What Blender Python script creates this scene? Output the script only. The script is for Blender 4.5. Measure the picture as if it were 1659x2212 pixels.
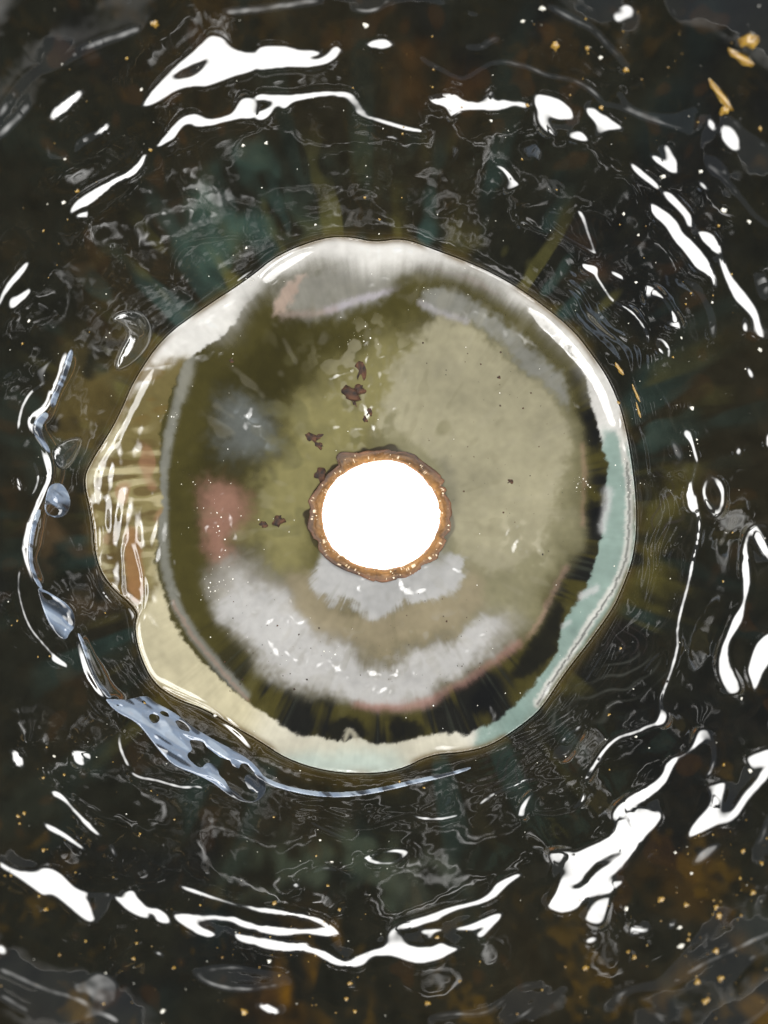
import bpy, bmesh, math, random
import numpy as np, time
_t0 = time.time()

# ------------------------------------------------------------------ camera, light, exposure
S = 0.19            # mm on the base plane for one pixel of the 768 x 1024 picture
D = 500.0           # camera height above the pot's base, mm
AX, AY = 381.0, 515.3   # picture position of the pot's axis (centre of the drain hole)
CX, CY = (384 - AX) * S, -(512 - AY) * S     # camera position relative to the pot's axis, mm

scn = bpy.context.scene
for o in list(bpy.data.objects):
    bpy.data.objects.remove(o)
col = scn.collection
cam_d = bpy.data.cameras.new("camera")
cam = bpy.data.objects.new("camera", cam_d)
col.objects.link(cam)
cam.location = (CX / 1000, CY / 1000, D / 1000)
cam.rotation_euler = (0, 0, 0)
cam_d.sensor_fit = 'HORIZONTAL'
cam_d.sensor_width = 36.0
cam_d.lens = 36.0 * D / (768 * S)
cam_d.clip_start = 0.01
cam_d.clip_end = 20
cam_d.dof.use_dof = True
cam_d.dof.focus_distance = (D - 6) / 1000
cam_d.dof.aperture_fstop = 17.0
scn.camera = cam

world = bpy.data.worlds.new("World")
scn.world = world
world.use_nodes = True
bg = world.node_tree.nodes["Background"]
bg.inputs[0].default_value = (0.80, 0.88, 1.0, 1)
bg.inputs[1].default_value = 0.12

# area lamps added in a circle round the pot's mouth to make the highlights
LZEN = math.radians(41)
NL = 8
PARAM_AXIS = 0
for i in range(NL):
    ld = bpy.data.lights.new("added_ring_lamp", 'AREA')
    ld.shape = 'RECTANGLE'
    ld.size = 0.50          # along the meridian
    ld.size_y = 0.40        # along the circle
    ld.energy = 4.4
    # brightest in the middle band, fading outwards to soften the highlight edges
    ld.use_nodes = True
    ln = ld.node_tree; em = ln.nodes["Emission"]
    ge = ln.nodes.new("ShaderNodeNewGeometry"); sx = ln.nodes.new("ShaderNodeSeparateXYZ")
    ln.links.new(ge.outputs["Parametric"], sx.inputs[0])
    m1 = ln.nodes.new("ShaderNodeMath"); m1.operation = 'SUBTRACT'; m1.inputs[1].default_value = .5
    m2 = ln.nodes.new("ShaderNodeMath"); m2.operation = 'ABSOLUTE'
    m3 = ln.nodes.new("ShaderNodeMapRange"); m3.interpolation_type = 'SMOOTHSTEP'
    for k_i, v_i in ((1, .10), (2, .49), (3, 1.0), (4, 0.0)): m3.inputs[k_i].default_value = v_i
    ln.links.new(sx.outputs[PARAM_AXIS], m1.inputs[0]); ln.links.new(m1.outputs[0], m2.inputs[0])
    ln.links.new(m2.outputs[0], m3.inputs[0]); ln.links.new(m3.outputs[0], em.inputs[1])
    ld.color = (1.0, 0.985, 0.96)
    lo = bpy.data.objects.new("added_ring_lamp", ld)
    col.objects.link(lo)
    a = 2 * math.pi * (i + 0.3) / NL
    R = 0.70
    lo.location = (R * math.sin(LZEN) * math.cos(a), R * math.sin(LZEN) * math.sin(a), R * math.cos(LZEN))
    lo.rotation_euler = (0, LZEN, a)
scn.view_settings.view_transform = 'Standard'
scn.view_settings.look = 'None'
scn.view_settings.gamma = 1
scn.view_settings.use_curve_mapping = False
scn.view_settings.exposure = 0.0
scn.render.resolution_x = 768
scn.render.resolution_y = 1024

# ------------------------------------------------------------------ traced outlines
# T(tx, ty, "u,v u,v ...") : points read off a 1659 px enlargement of one of 3 x 4 square tiles -> picture px
def pts(s):
    return np.array([[float(c) for c in p.split(',')] for p in s.split()])
def T(tx, ty, s):
    return pts(s) * (256 / 1659) + np.array([tx * 256, ty * 256])
def F(s):
    return pts(s) * (768 / 1659)

# places where the wall's throwing ridges and glaze ripples flatten into small terraces
terr = [T(*a) for a in [
 (0,0,"912,680 1000,560 1080,480 1120,430 1240,330 1330,235 1360,205 1400,215 1450,230 1480,290 1560,330 1665,330 1665,460 1560,490 1440,530 1330,570 1230,560 1130,590 1060,640 990,680 930,695"),
 (1,0,"-6,310 60,285 200,290 260,320 350,325 430,330 400,365 340,370 400,390 470,350 490,300 540,290 555,330 500,400 440,430 340,445 230,440 100,450 -6,470"),
 (0,0,"318,770 330,725 420,640 510,580 545,590 510,650 440,720 360,785"),
 (0,0,"630,850 680,800 710,795 715,825 670,870 635,880"),
 (0,0,"445,1375 480,1310 560,1250 650,1200 740,1150 830,1110 890,1060 930,990 955,985 945,1040 920,1100 870,1145 760,1190 690,1240 610,1310 540,1350 460,1385"),
 (0,0,"485,1400 530,1370 570,1365 580,1400 555,1440 545,1410 500,1420"),
 (0,0,"1000,960 1060,890 1130,800 1190,745 1260,730 1310,745 1340,775 1450,760 1520,730 1550,640 1600,620 1665,650 1665,780 1560,775 1450,800 1350,825 1260,830 1240,800 1190,810 1150,870 1130,905 1060,940 1010,965"),
 (1,0,"-6,610 100,605 240,615 400,590 540,585 620,595 660,650 700,710 730,760 760,755 900,800 1010,830 1125,850 1120,870 1000,860 880,830 770,790 700,775 640,735 640,700 600,650 560,630 440,625 300,655 230,670 190,720 160,710 140,680 120,720 60,790 -6,790 -6,740 80,710 110,660 -6,650"),
 (1,0,"705,300 740,265 820,245 870,260 890,295 850,320 760,318"),
 (1,0,"1115,640 1200,650 1240,605 1300,605 1340,660 1480,665 1490,610 1530,575 1550,590 1520,630 1560,655 1600,640 1665,655 1665,695 1560,725 1460,720 1380,715 1300,745 1280,780 1250,765 1235,700 1150,685"),
 (2,0,"-6,650 60,655 110,665 95,715 60,695 -6,690"),
 (1,0,"820,900 850,878 900,885 935,915 925,930 890,905 850,900 825,912"),
 (1,0,"1515,1060 1580,1065 1630,1100 1659,1140 1690,1180 1720,1190 1659,1230 1600,1250 1640,1180 1620,1130 1570,1090"),
 (2,0,"140,690 150,600 210,610 300,630 350,670 400,720 395,770 330,785 270,770 235,770 250,830 300,905 240,880 180,830 155,770 165,710"),
 (2,0,"345,900 400,850 440,845 480,880 510,915 480,930 420,915"),
 (2,0,"470,700 540,690 570,735 610,740 660,785 745,835 640,840 580,865 540,900 510,910 545,860 540,800 490,750"),
 (2,0,"705,30 750,20 800,50 780,100 720,130 690,155 660,130 665,90 705,80"),
 (2,0,"1265,770 1290,755 1335,820 1320,850 1280,830"),
 (2,0,"1340,830 1400,800 1450,830 1485,910 1470,975 1430,980 1370,920"),
 (2,0,"985,930 1010,920 1050,1000 1080,1050 1080,1110 1050,1135 980,1090 930,1050 890,1010 920,1000 970,1030 1000,1040"),
 (2,0,"755,1045 790,1060 860,1120 940,1180 965,1225 945,1240 900,1200 830,1155 780,1100"),
 (2,0,"965,1240 1010,1230 1090,1300 1160,1380 1180,1440 1160,1480 1130,1470 1120,1410 1060,1350 990,1280"),
 (2,0,"895,1310 950,1340 1030,1390 1080,1450 1110,1520 1180,1570 1240,1640 1290,1720 1330,1800 1325,1869 1295,1874 1290,1809 1250,1769 1200,1759 1150,1690 1100,1620 1040,1560 1010,1500 980,1460 920,1410 885,1360"),
 (2,0,"1200,1495 1270,1490 1320,1530 1360,1590 1365,1640 1330,1650 1270,1600 1220,1550"),
 (2,0,"1205,1165 1250,1190 1285,1250 1240,1230 1205,1195"),
 (2,0,"410,1350 440,1355 480,1400 500,1500 555,1650 530,1650 480,1520 450,1420"),
 (0,1,"-20,300 30,190 100,110 150,50 190,20 195,50 140,130 80,190 20,280 -20,360"),
 (0,1,"50,290 70,260 120,260 190,205 215,220 180,270 130,310 90,350 60,330"),
 (0,1,"95,1420 120,1430 150,1500 160,1520 115,1530"),
 (2,1,"1340,0 1370,0 1400,80 1450,170 1530,250 1590,340 1610,420 1640,540 1610,540 1570,470 1560,400 1500,340 1440,290 1400,200 1350,80"),
 (2,1,"430,45 560,60 560,120 540,130 470,100"),
 (2,1,"615,90 680,100 740,150 730,165 650,130"),
 (2,1,"855,180 920,200 990,270 1050,360 1100,450 1090,485 1030,460 930,400 890,340 860,280"),
 (2,1,"1490,430 1530,430 1535,490 1490,500"),
 (2,1,"1515,710 1550,730 1575,780 1560,800 1530,780"),
 (2,1,"1440,1290 1450,1250 1480,1235 1495,1270 1470,1295"),
 (2,1,"1085,1140 1170,1120 1170,1170 1190,1250 1215,1330 1200,1355 1170,1290 1150,1200 1120,1185"),
 (2,1,"1225,1510 1250,1440 1310,1420 1370,1460 1390,1560 1370,1650 1330,1700 1290,1670 1240,1600"),
 (2,1,"1120,1510 1150,1440 1170,1480 1180,1560 1220,1659 1130,1659"),
 (2,1,"1640,1160 1700,1130 1700,1270 1620,1215 1650,1220"),
 (2,2,"960,1260 1010,1300 1015,1350 980,1390 920,1380 950,1330"),
 (2,2,"1480,330 1500,160 1540,90 1590,80 1659,210 1700,330 1620,280 1570,180 1540,150 1520,200 1530,310 1555,440 1510,600 1500,700 1460,760 1400,850 1400,960 1450,1060 1490,1130 1480,1180 1420,1185 1390,1150 1360,1110 1325,1010 1340,900 1390,780 1430,680 1490,600 1495,520"),
 (2,2,"1700,760 1700,950 1630,1040 1590,1160 1565,1160 1550,1090 1520,1040 1550,920 1590,830"),
 (2,2,"1120,1570 1170,1510 1200,1400 1260,1405 1320,1500 1330,1580 1310,1669 1270,1729 1250,1719 1285,1659 1310,1560 1270,1480 1230,1490 1160,1550 1115,1580"),
 (2,2,"1510,1590 1560,1570 1640,1540 1700,1540 1700,1659 1560,1659 1530,1630"),
 (0,2,"455,1550 530,1540 590,1560 600,1600 570,1605 555,1590 540,1610 550,1650 510,1650 470,1610"),
 (0,2,"75,1545 100,1535 140,1570 170,1640 90,1659"),
 (0,3,"330,150 360,137 410,170 450,220 510,290 580,350 640,420 675,455 620,435 560,380 500,310 440,240 390,195 340,185"),
 (0,3,"275,345 320,365 400,405 470,455 540,510 575,550 530,530 450,475 380,435 300,400"),
 (0,3,"715,490 740,475 735,530 765,595 740,585 715,530"),
 (0,3,"-20,600 80,660 170,675 250,670 265,645 320,640 400,680 450,740 500,785 570,795 560,830 590,900 610,980 590,1010 540,990 460,920 380,850 320,815 280,840 230,800 150,740 60,680 -20,640"),
 (0,3,"720,815 760,835 800,840 820,790 880,785 880,820 930,880 960,905 1010,900 1060,925 1100,970 1110,1015 1040,1010 1000,985 1000,940 960,940 960,985 920,975 840,940 780,890"),
 (0,3,"1120,950 1180,935 1280,950 1380,945 1480,960 1520,955 1570,985 1665,1005 1665,1055 1580,1040 1500,990 1380,985 1290,995 1290,1030 1390,1065 1400,1095 1350,1105 1270,1080 1180,1020 1130,980"),
 (0,3,"1140,745 1230,770 1340,810 1460,850 1550,880 1590,883 1665,893 1665,930 1600,903 1530,890 1440,865 1300,825 1190,790"),
 (0,3,"1515,1065 1600,1085 1665,1090 1665,1160 1550,1130 1525,1110"),
 (0,3,"975,1185 1030,1185 1070,1215 1040,1225"),
 (0,3,"-20,1130 40,1160 45,1190 20,1210 -20,1210"),
 (1,3,"-6,890 150,910 300,935 420,965 490,1010 550,1070 520,1095 440,1095 350,1075 250,1080 180,1095 90,1080 -6,1060 -6,1005 100,1020 250,1035 380,1040 440,1020 380,990 250,960 120,945 -6,930"),
 (1,3,"-6,1085 150,1120 270,1130 320,1120 360,1165 450,1180 530,1240 600,1265 650,1220 750,1180 860,1150 850,1080 880,1030 960,990 1100,950 1200,910 1320,880 1450,850 1520,800 1550,740 1659,690 1719,670 1719,695 1659,735 1600,780 1570,830 1480,880 1350,905 1220,950 1180,990 1100,1010 990,1040 910,1045 950,1090 970,1140 1030,1160 1150,1155 1200,1120 1250,1160 1340,1175 1260,1205 1200,1250 1080,1280 980,1265 900,1225 800,1215 740,1230 700,1290 620,1300 500,1285 430,1240 330,1190 200,1200 80,1185 -6,1160"),
 (1,3,"1270,1040 1400,1010 1500,960 1580,930 1600,960 1540,1030 1470,1110 1430,1110 1430,1070 1490,1030 1400,1060 1300,1055"),
 (1,3,"1060,1050 1100,1035 1230,1040 1220,1060 1150,1065 1140,1120 1110,1115 1110,1080 1080,1080"),
 (1,3,"690,580 730,555 830,535 920,515 990,530 985,560 930,610 870,630 780,630 710,605"),
 (1,3,"230,750 270,730 290,765 260,785"),
 (1,3,"15,1530 60,1520 160,1580 140,1610 80,1600 20,1560"),
 (2,3,"1040,0 1000,100 930,160 850,210 790,250 870,255 910,280 990,300 940,380 850,470 790,570 720,640 650,690 660,740 750,740 690,780 650,820 600,840 500,850 460,880 420,930 320,955 220,905 270,830 300,760 340,660 270,610 210,545 290,525 370,525 400,545 520,490 620,450 690,350 640,320 640,280 700,210 800,150 920,90 980,30 985,-30 1030,-60 1085,-64 1050,-20"),
 (2,3,"480,980 510,910 560,850 640,840 650,860 620,940 610,1010 560,1045 490,1010"),
 (2,3,"475,1130 530,1090 570,1110 540,1150 490,1160"),
 (2,3,"1240,105 1310,100 1390,85 1380,150 1350,270 1400,290 1440,280 1480,200 1560,110 1620,40 1630,0 1700,-20 1700,30 1600,140 1530,220 1480,310 1420,365 1340,370 1240,420 1160,455 1130,440 1180,350 1280,250 1300,160"),
 (2,3,"0,130 0,105 70,70 170,55 150,75 60,100"),
 (2,3,"35,320 40,260 100,170 160,125 100,220 80,290 100,320"),
 (2,3,"430,150 480,155 480,210 420,260 365,285 430,220 460,180"),
 (2,3,"755,1040 790,1020 870,1045 930,1065 870,1075 780,1090"),
 (2,3,"1005,1000 1040,990 1070,1030 1040,1045"),
]]
terr_hole = [T(*a) for a in [
 (0,0,"1110,490 1180,440 1290,390 1345,375 1330,410 1290,470 1240,495 1150,510"),
 (2,1,"875,290 905,255 960,265 1000,310 1035,380 1040,430 1000,430 940,400 905,350"),
 (2,1,"1250,1510 1290,1450 1330,1480 1365,1560 1340,1640 1310,1630 1265,1580"),
 (1,3,"740,580 800,550 880,545 940,550 940,590 870,615 790,605"),
 (2,3,"480,680 560,600 700,540 710,570 650,610 560,660 500,730 430,790 380,770 460,740"),
]]
terr_line = [(T(a, b, s), w * 256 / 1659) for a, b, s, w in [
 (2,0,"225,1390 240,1370 320,1385",12), (2,0,"225,1390 240,1450 290,1500 420,1580 545,1650",12),
 (2,0,"40,1450 100,1445 150,1500 200,1500 215,1520",12),
 (0,1,"285,830 200,880 150,960 125,1060 120,1130",18), (0,1,"215,1335 245,1390 255,1440 230,1520 200,1560",16),
 (2,1,"540,130 590,210 650,300 760,345 840,440 880,510 875,570",18), (2,1,"560,270 640,350 690,390 720,450 755,505",12),
 (2,1,"975,635 940,590 935,540 965,535 1005,580 1020,620 1010,660",18), (2,1,"1190,1360 1170,1450 1150,1500",14),
 (2,1,"915,815 980,910 1050,1020",9),
 (2,2,"1185,-100 1200,0 1215,60 1205,180 1175,300 1140,480 1090,650 1070,760 1080,860 1040,1010 1000,1120 960,1210 965,1280 1000,1310 985,1370 900,1380 800,1430 700,1450 620,1510 560,1590 500,1700 475,1735",21),
 (2,2,"1030,1600 1085,1585 1130,1560",14),
 (2,2,"960,330 930,430 880,600 850,700 810,735",9),
 (0,2,"135,370 115,480 150,640 200,760 280,850 350,930 440,990",16), (0,2,"345,950 380,972 430,995",26),
 (0,2,"790,1430 770,1480 790,1560 830,1650",20), (0,2,"525,1100 560,1200 620,1290 690,1340",9),
 (0,2,"0,640 60,800 110,900 150,880",9),
 (0,3,"850,30 900,65 1000,75 1100,105 1200,130 1260,115 1320,125",18), (0,3,"1380,180 1470,220 1550,250",9),
 (0,3,"560,820 640,825 720,815",18),
 (1,3,"430,275 560,340 680,385 760,385 860,340 1000,300",10), (1,3,"1020,303 1080,328 1200,332 1310,305",18),
 (1,3,"1450,230 1500,190 1600,140 1669,110",18),
]]
# weaker wrinkles that only catch the dim surroundings
dim_poly = [T(*a) for a in [
 (0,0,"470,970 510,890 640,840 650,880 560,940"),
 (2,1,"1030,90 1130,160 1220,170 1250,260 1310,350 1330,480 1300,570 1270,500 1270,380 1190,230 1100,160"),
 (2,1,"1570,110 1640,100 1700,230 1610,300 1580,200"),
 (2,1,"1010,1200 1060,1190 1110,1250 1115,1310 1080,1340 1040,1290"),
 (0,2,"320,520 420,580 490,640 490,740 440,740 380,660"),
 (0,3,"1250,1330 1330,1290 1500,1270 1659,1300 1859,1330 1890,1390 1800,1430 1659,1450 1500,1460 1350,1420 1270,1370"),
 (1,3,"1145,210 1200,175 1270,165 1275,220 1220,265 1160,255"), (1,3,"700,280 740,255 770,285 740,305"),
 (2,3,"1170,600 1230,520 1350,480 1340,530 1240,620 1180,640"),
 (2,2,"240,1590 300,1500 360,1400 450,1370 470,1400 400,1530 350,1600 280,1610"),
]]
dim_hole = [T(*a) for a in [
 (0,3,"1330,1345 1450,1310 1659,1320 1800,1350 1820,1380 1659,1420 1480,1410 1370,1390"),
 (2,2,"330,1530 370,1440 420,1410 400,1500"),
]]
dim_line = [(T(a, b, s), w * 256 / 1659) for a, b, s, w in [
 (2,0,"260,50 400,130 540,190 600,280 680,350 740,440",26), (2,0,"0,410 120,430 220,490 400,510 540,590 580,660",26),
 (2,0,"700,590 740,680 850,740 1040,760 1160,720 1200,690",26), (2,0,"610,680 700,690 850,760 1000,800 1160,850 1170,760",26),
 (2,0,"1390,1130 1270,1060 1280,1010 1350,1040 1390,1120",20), (2,0,"1400,740 1500,850 1680,960",26),
 (2,0,"1270,1080 1400,1180 1500,1300 1570,1400 1660,1450",20),
 (1,0,"1080,370 1110,410 1200,450 1290,510 1350,520 1440,460 1530,400 1659,400",22), (1,0,"1380,310 1480,310 1500,270 1560,240",28),
 (1,0,"-200,70 0,60 200,30 400,0",40), (1,0,"640,60 740,80 820,40 860,0",26), (1,0,"450,915 520,920 620,890 720,905",12),
 (0,0,"0,750 120,560 240,450 330,440 560,300 900,190",36), (0,0,"0,880 150,730 260,560",40), (0,0,"300,420 330,300 280,230",30),
 (2,1,"820,830 860,930 880,1150 910,1350 930,1500 930,1659",10), (2,1,"975,1210 985,1290 960,1400",10),
 (2,2,"1000,290 1070,210 1110,240 1105,380 1090,480",16), (2,2,"910,790 980,730 1030,650 1100,500",14),
 (2,2,"720,880 800,850 830,900 820,980",14), (2,2,"850,1040 900,960 970,900 1010,910 1000,1010",18),
 (2,2,"0,1490 150,1440 300,1320 400,1230 560,960 700,700 730,640",14), (2,2,"0,1430 180,1390 330,1260 430,1100 560,850",12),
 (2,2,"20,1540 170,1480 330,1370 470,1260 600,1180 700,1160",12), (2,2,"640,1100 680,980 740,900 780,940 740,1060",14),
 (0,3,"0,1300 100,1350 300,1440 500,1490 650,1590 760,1640",30), (0,3,"0,1470 100,1530 180,1580",26),
 (1,3,"1150,1610 1300,1590 1450,1600 1560,1550 1659,1440",22), (1,3,"350,345 450,400 560,450 680,480",22),
 (2,3,"700,1470 760,1430 900,1415 1060,1390 1120,1340 1300,1240 1500,1150 1680,1070",28), (2,3,"690,1480 690,1560 760,1600 900,1590 1000,1640",50),
 (2,3,"-20,1445 100,1400 170,1410",22), (2,3,"-20,1650 100,1590 150,1530",22), (2,3,"1420,1380 1470,1300 1560,1220 1680,1210",26),
 (2,3,"140,270 130,200 200,130 300,120",14), (2,3,"140,290 250,300 350,280",14),
 (0,1,"0,750 120,680 190,590 210,470",14), (0,1,"650,270 740,190 870,110",12),
]]
# raised cords of molten glaze (polyline, half width mm, height mm)
cords = [(T(a, b, s), w, h) for a, b, s, w, h in [
 (0,1,"470,600 450,680 420,780 370,880 340,960 310,1010 250,1060 240,1110 290,1200 330,1280 350,1350 350,1450 310,1530 250,1659 215,1800 195,1930 200,1990 230,2060 260,2150",.75,.75),
 (0,2,"510,780 550,860 580,980 620,1080 670,1160 740,1220",.8,.8),
 (0,2,"640,0 660,130 650,250 630,350 650,450 700,550 790,630",.55,.40),
 (0,2,"800,600 820,540 810,400 800,250 830,160",.5,.38),
 (0,2,"860,180 880,220 910,330 940,480 935,600 890,700 890,820 930,950 990,1080 1100,1140 1220,1190 1400,1280 1500,1380 1659,1540",.55,.42),
]]
OUT = F("700,512 760,512 810,524 870,514 940,540 1000,562 1060,588 1120,622 1180,665 1240,715 1285,775 1315,820 1340,880 1355,940 1366,1010 1374,1080 1375,1150 1365,1215 1340,1280 1320,1320 1270,1390 1215,1460 1170,1530 1120,1570 1060,1610 1000,1625 930,1630 860,1665 780,1672 700,1665 620,1640 560,1600 490,1560 440,1530 380,1510 330,1475 300,1410 290,1350 300,1320 230,1260 205,1200 200,1120 180,1040 195,1000 240,930 265,880 290,820 350,730 440,665 540,600 600,550")
INN = F("650,580 720,575 800,590 880,575 960,575 1040,600 1110,645 1180,700 1240,770 1280,850 1295,920 1308,1000 1310,1100 1300,1150 1275,1230 1270,1280 1235,1320 1215,1360 1200,1420 1165,1470 1120,1520 1060,1570 1020,1585 940,1590 860,1610 800,1612 760,1600 740,1610 700,1600 640,1575 570,1545 500,1490 440,1440 400,1400 360,1320 340,1250 335,1150 345,1050 345,960 355,880 380,800 420,760 480,720 540,660 600,610")
DISC = F("600,690 700,640 800,600 900,590 1000,600 1080,640 1150,700 1210,780 1250,870 1262,960 1265,1060 1255,1150 1230,1230 1190,1310 1130,1390 1060,1450 980,1500 900,1530 800,1535 700,1520 620,1490 560,1450 500,1390 450,1300 420,1200 410,1100 410,1000 430,900 480,800 540,740")
# steep outer lip of the pool that faces the lamps
LIP = [F(s) for s in [
 "1150,652 1180,675 1235,722 1280,782 1308,826 1330,880 1342,925 1320,930 1300,880 1285,840 1250,790 1200,735 1150,690",
 "560,604 600,566 660,536 690,540 620,580 575,620",
 "190,1020 205,1000 245,935 272,885 295,825 340,780 320,840 290,890 262,950 225,1000",
]]
LIP_SOFT = [F(s) for s in [
 "680,530 760,522 810,534 870,524 940,550 1000,572 1060,598 1120,634 1150,656 1150,690 1090,648 1040,620 980,585 900,560 820,568 740,552 680,556",
 "365,765 400,708 450,672 520,630 540,640 490,680 450,720 400,765",
]]

# ------------------------------------------------------------------ the pot's inner surface
HX, HY = 84.0, 110.0
C = 0.20
NX, NY = int(2 * HX / C), int(2 * HY / C)
xs = (np.arange(NX) - NX / 2) * C
ys = (np.arange(NY) - NY / 2) * C
X, Y = np.meshgrid(xs, ys)           # [iy, ix]
RR = np.hypot(X, Y) + 1e-6
TH = np.arctan2(Y, X)
F2 = 768 / 1659 * S

def chaikin(p, closed=True, n=2):
    for _ in range(n):
        q = np.roll(p, -1, 0) if closed else p[1:]
        a = p if closed else p[:-1]
        m = np.empty((2 * len(a), 2))
        m[0::2] = a * .75 + q * .25
        m[1::2] = a * .25 + q * .75
        p = m if closed else np.vstack([p[:1], m, p[-1:]])
    return p

# smooth radius of the floor by angle (first harmonics of the pool outline)
ow = np.stack([(OUT[:, 0] - AX) * S, -(OUT[:, 1] - AY) * S], 1)
tt = np.linspace(-math.pi, math.pi, 256, endpoint=False)
oa = np.arctan2(ow[:, 1], ow[:, 0]); od = np.argsort(oa)
rad = np.interp(tt, np.r_[oa[od] - 2 * math.pi, oa[od], oa[od] + 2 * math.pi], np.tile(np.hypot(ow[:, 0], ow[:, 1])[od], 3))
fr = np.fft.rfft(rad); fr[5:] = 0
rad_s = np.fft.irfft(fr, 256)
def floor_r(th):
    return np.interp(th, np.r_[tt, math.pi], np.r_[rad_s, rad_s[0]])
SL = 1.02
def B_of(x, y):
    d = np.hypot(x, y) - floor_r(np.arctan2(y, x)) - 0.5
    a = 1.6
    return SL * a * np.logaddexp(0, d / a) + .045 * np.clip(d - 57, 0, None) ** 2

def to_world(p, it=8):
    """picture px -> (x, y) on the pot's inner surface, mm from the pot's axis"""
    z = np.zeros(len(p))
    for _ in range(it):
        k = S * (D - z) / D
        x = (p[:, 0] - 384) * k + CX
        y = -(p[:, 1] - 512) * k + CY
        z = B_of(x, y)
    return np.stack([x, y], 1)

def inside(px, py, poly):
    r = np.zeros(px.shape, bool)
    n = len(poly)
    for i in range(n):
        x0, y0 = poly[i]; x1, y1 = poly[(i + 1) % n]
        if y0 == y1: continue
        c = (y0 > py) != (y1 > py)
        r ^= c & (px < (x1 - x0) * (py - y0) / (y1 - y0) + x0)
    return r
def box(p, m):
    x0, y0 = p.min(0) - m; x1, y1 = p.max(0) + m
    a = max(0, int((x0 + HX) / C)); b = min(NX, int((x1 + HX) / C) + 2)
    c = max(0, int((y0 + HY) / C)); d = min(NY, int((y1 + HY) / C) + 2)
    return slice(c, max(c, d)), slice(a, max(a, b))
def raster(polys, smooth=2, world=False):
    m = np.zeros((NY, NX), np.float32)
    for p in polys:
        w = chaikin(p if world else to_world(p), True, smooth)
        sl = box(w, .5)
        if m[sl].size == 0: continue
        v = np.zeros(m[sl].shape, np.float32)
        for ox in (-.25, .25):
            for oy in (-.25, .25):
                v += .25 * inside(X[sl] + ox * C, Y[sl] + oy * C, w)
        m[sl] = np.maximum(m[sl], v)
    return m
def seg_dist(px, py, line):
    d = np.full(px.shape, 1e9); 
    for i in range(len(line) - 1):
        ax, ay = line[i]; bx, by = line[i + 1]
        dx, dy = bx - ax, by - ay
        t = np.clip(((px - ax) * dx + (py - ay) * dy) / (dx * dx + dy * dy + 1e-12), 0, 1)
        d = np.minimum(d, (px - ax - t * dx) ** 2 + (py - ay - t * dy) ** 2)
    return np.sqrt(d)
def line_mask(lines):
    m = np.zeros((NY, NX), np.float32)
    for p, w in lines:
        l = chaikin(to_world(p), False, 2)
        hw = max(w * S / 2, .16)
        sl = box(l, hw + 1)
        if m[sl].size == 0: continue
        d = seg_dist(X[sl], Y[sl], l)
        m[sl] = np.maximum(m[sl], np.clip((hw - d) / C + .5, 0, 1))
    return m

kx = 2 * math.pi * np.fft.rfftfreq(NX, C)[None, :]
ky = 2 * math.pi * np.fft.fftfreq(NY, C)[:, None]
K2 = kx ** 2 + ky ** 2
def blur(f, sig):
    return np.fft.irfft2(np.fft.rfft2(f) * np.exp(-K2 * sig * sig / 2), s=f.shape)
def noise(scale, seed):
    f = np.random.default_rng(seed).standard_normal((NY, NX))
    f = blur(f, scale); return f / f.std()
def flow_noise(long, short, ang, seed):
    a = np.random.default_rng(seed).standard_normal((NY, NX)); c_, s_ = math.cos(ang), math.sin(ang)
    ku = kx * c_ + ky * s_; kv = -kx * s_ + ky * c_
    f = np.fft.irfft2(np.fft.rfft2(a) * np.exp(-(ku * long) ** 2 / 2 - (kv * short) ** 2 / 2), s=(NY, NX))
    return f / f.std()
def polar_noise(nr, nt, seed, twist=0.0):
    """noise on an (r, theta) lattice; nr cells over 110 mm, nt cells round"""
    L = np.random.default_rng(seed).standard_normal((nr + 3, nt))
    u = RR / 125 * nr; v = ((TH + twist * RR / 50) / (2 * math.pi) % 1) * nt
    i = np.clip(u.astype(int), 0, nr); j = v.astype(int) % nt
    fu = u - i; fv = v - np.floor(v)
    fu = fu * fu * (3 - 2 * fu); fv = fv * fv * (3 - 2 * fv); j1 = (j + 1) % nt
    return (L[i, j] * (1 - fu) + L[i + 1, j] * fu) * (1 - fv) + (L[i, j1] * (1 - fu) + L[i + 1, j1] * fu) * fv

POOLW = chaikin(to_world(OUT), True, 2)
pool_m = raster([POOLW], 0, True)
wall_m = 1 - pool_m
bright = raster(terr) * (1 - raster(terr_hole))
bright = np.maximum(bright, line_mask(terr_line)) * wall_m
bright = np.maximum(bright, raster(LIP) * pool_m)
soft_lip = raster(LIP_SOFT) * pool_m > .5
dim = raster(dim_poly) * (1 - raster(dim_hole))
dim = np.maximum(dim, line_mask(dim_line)) * wall_m
sw = np.abs(.8 * polar_noise(20, 22, 81, .4) + .45 * noise(4.5, 82))
dim = np.maximum(dim, (sw < .045) * (noise(5, 83) > .35) * (RR - floor_r(TH) > 5) * wall_m)
dim = dim * (bright < .3) * (noise(2.5, 12) > -.9)

Bz = B_of(X, Y)
By, Bx = np.gradient(Bz, C)
# slope that turns the line of sight to the lamps / to the dim room above the rim
def slope_for(zen):
    vx, vy, vz = CX - X, CY - Y, D - Bz
    n = np.sqrt(vx ** 2 + vy ** 2 + vz ** 2); vx, vy, vz = vx / n, vy / n, vz / n
    lx, ly, lz = -X / RR * 700 * math.sin(zen) - X, -Y / RR * 700 * math.sin(zen) - Y, 700 * math.cos(zen) - Bz
    n = np.sqrt(lx ** 2 + ly ** 2 + lz ** 2); lx, ly, lz = lx / n, ly / n, lz / n
    nx, ny, nz = vx + lx, vy + ly, vz + lz
    return -nx / nz, -ny / nz
tgx, tgy = slope_for(math.radians(41))
sgx, sgy = slope_for(math.radians(27))
dgx, dgy = slope_for(math.radians(56))
ux, uy = X / RR, Y / RR
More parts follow.
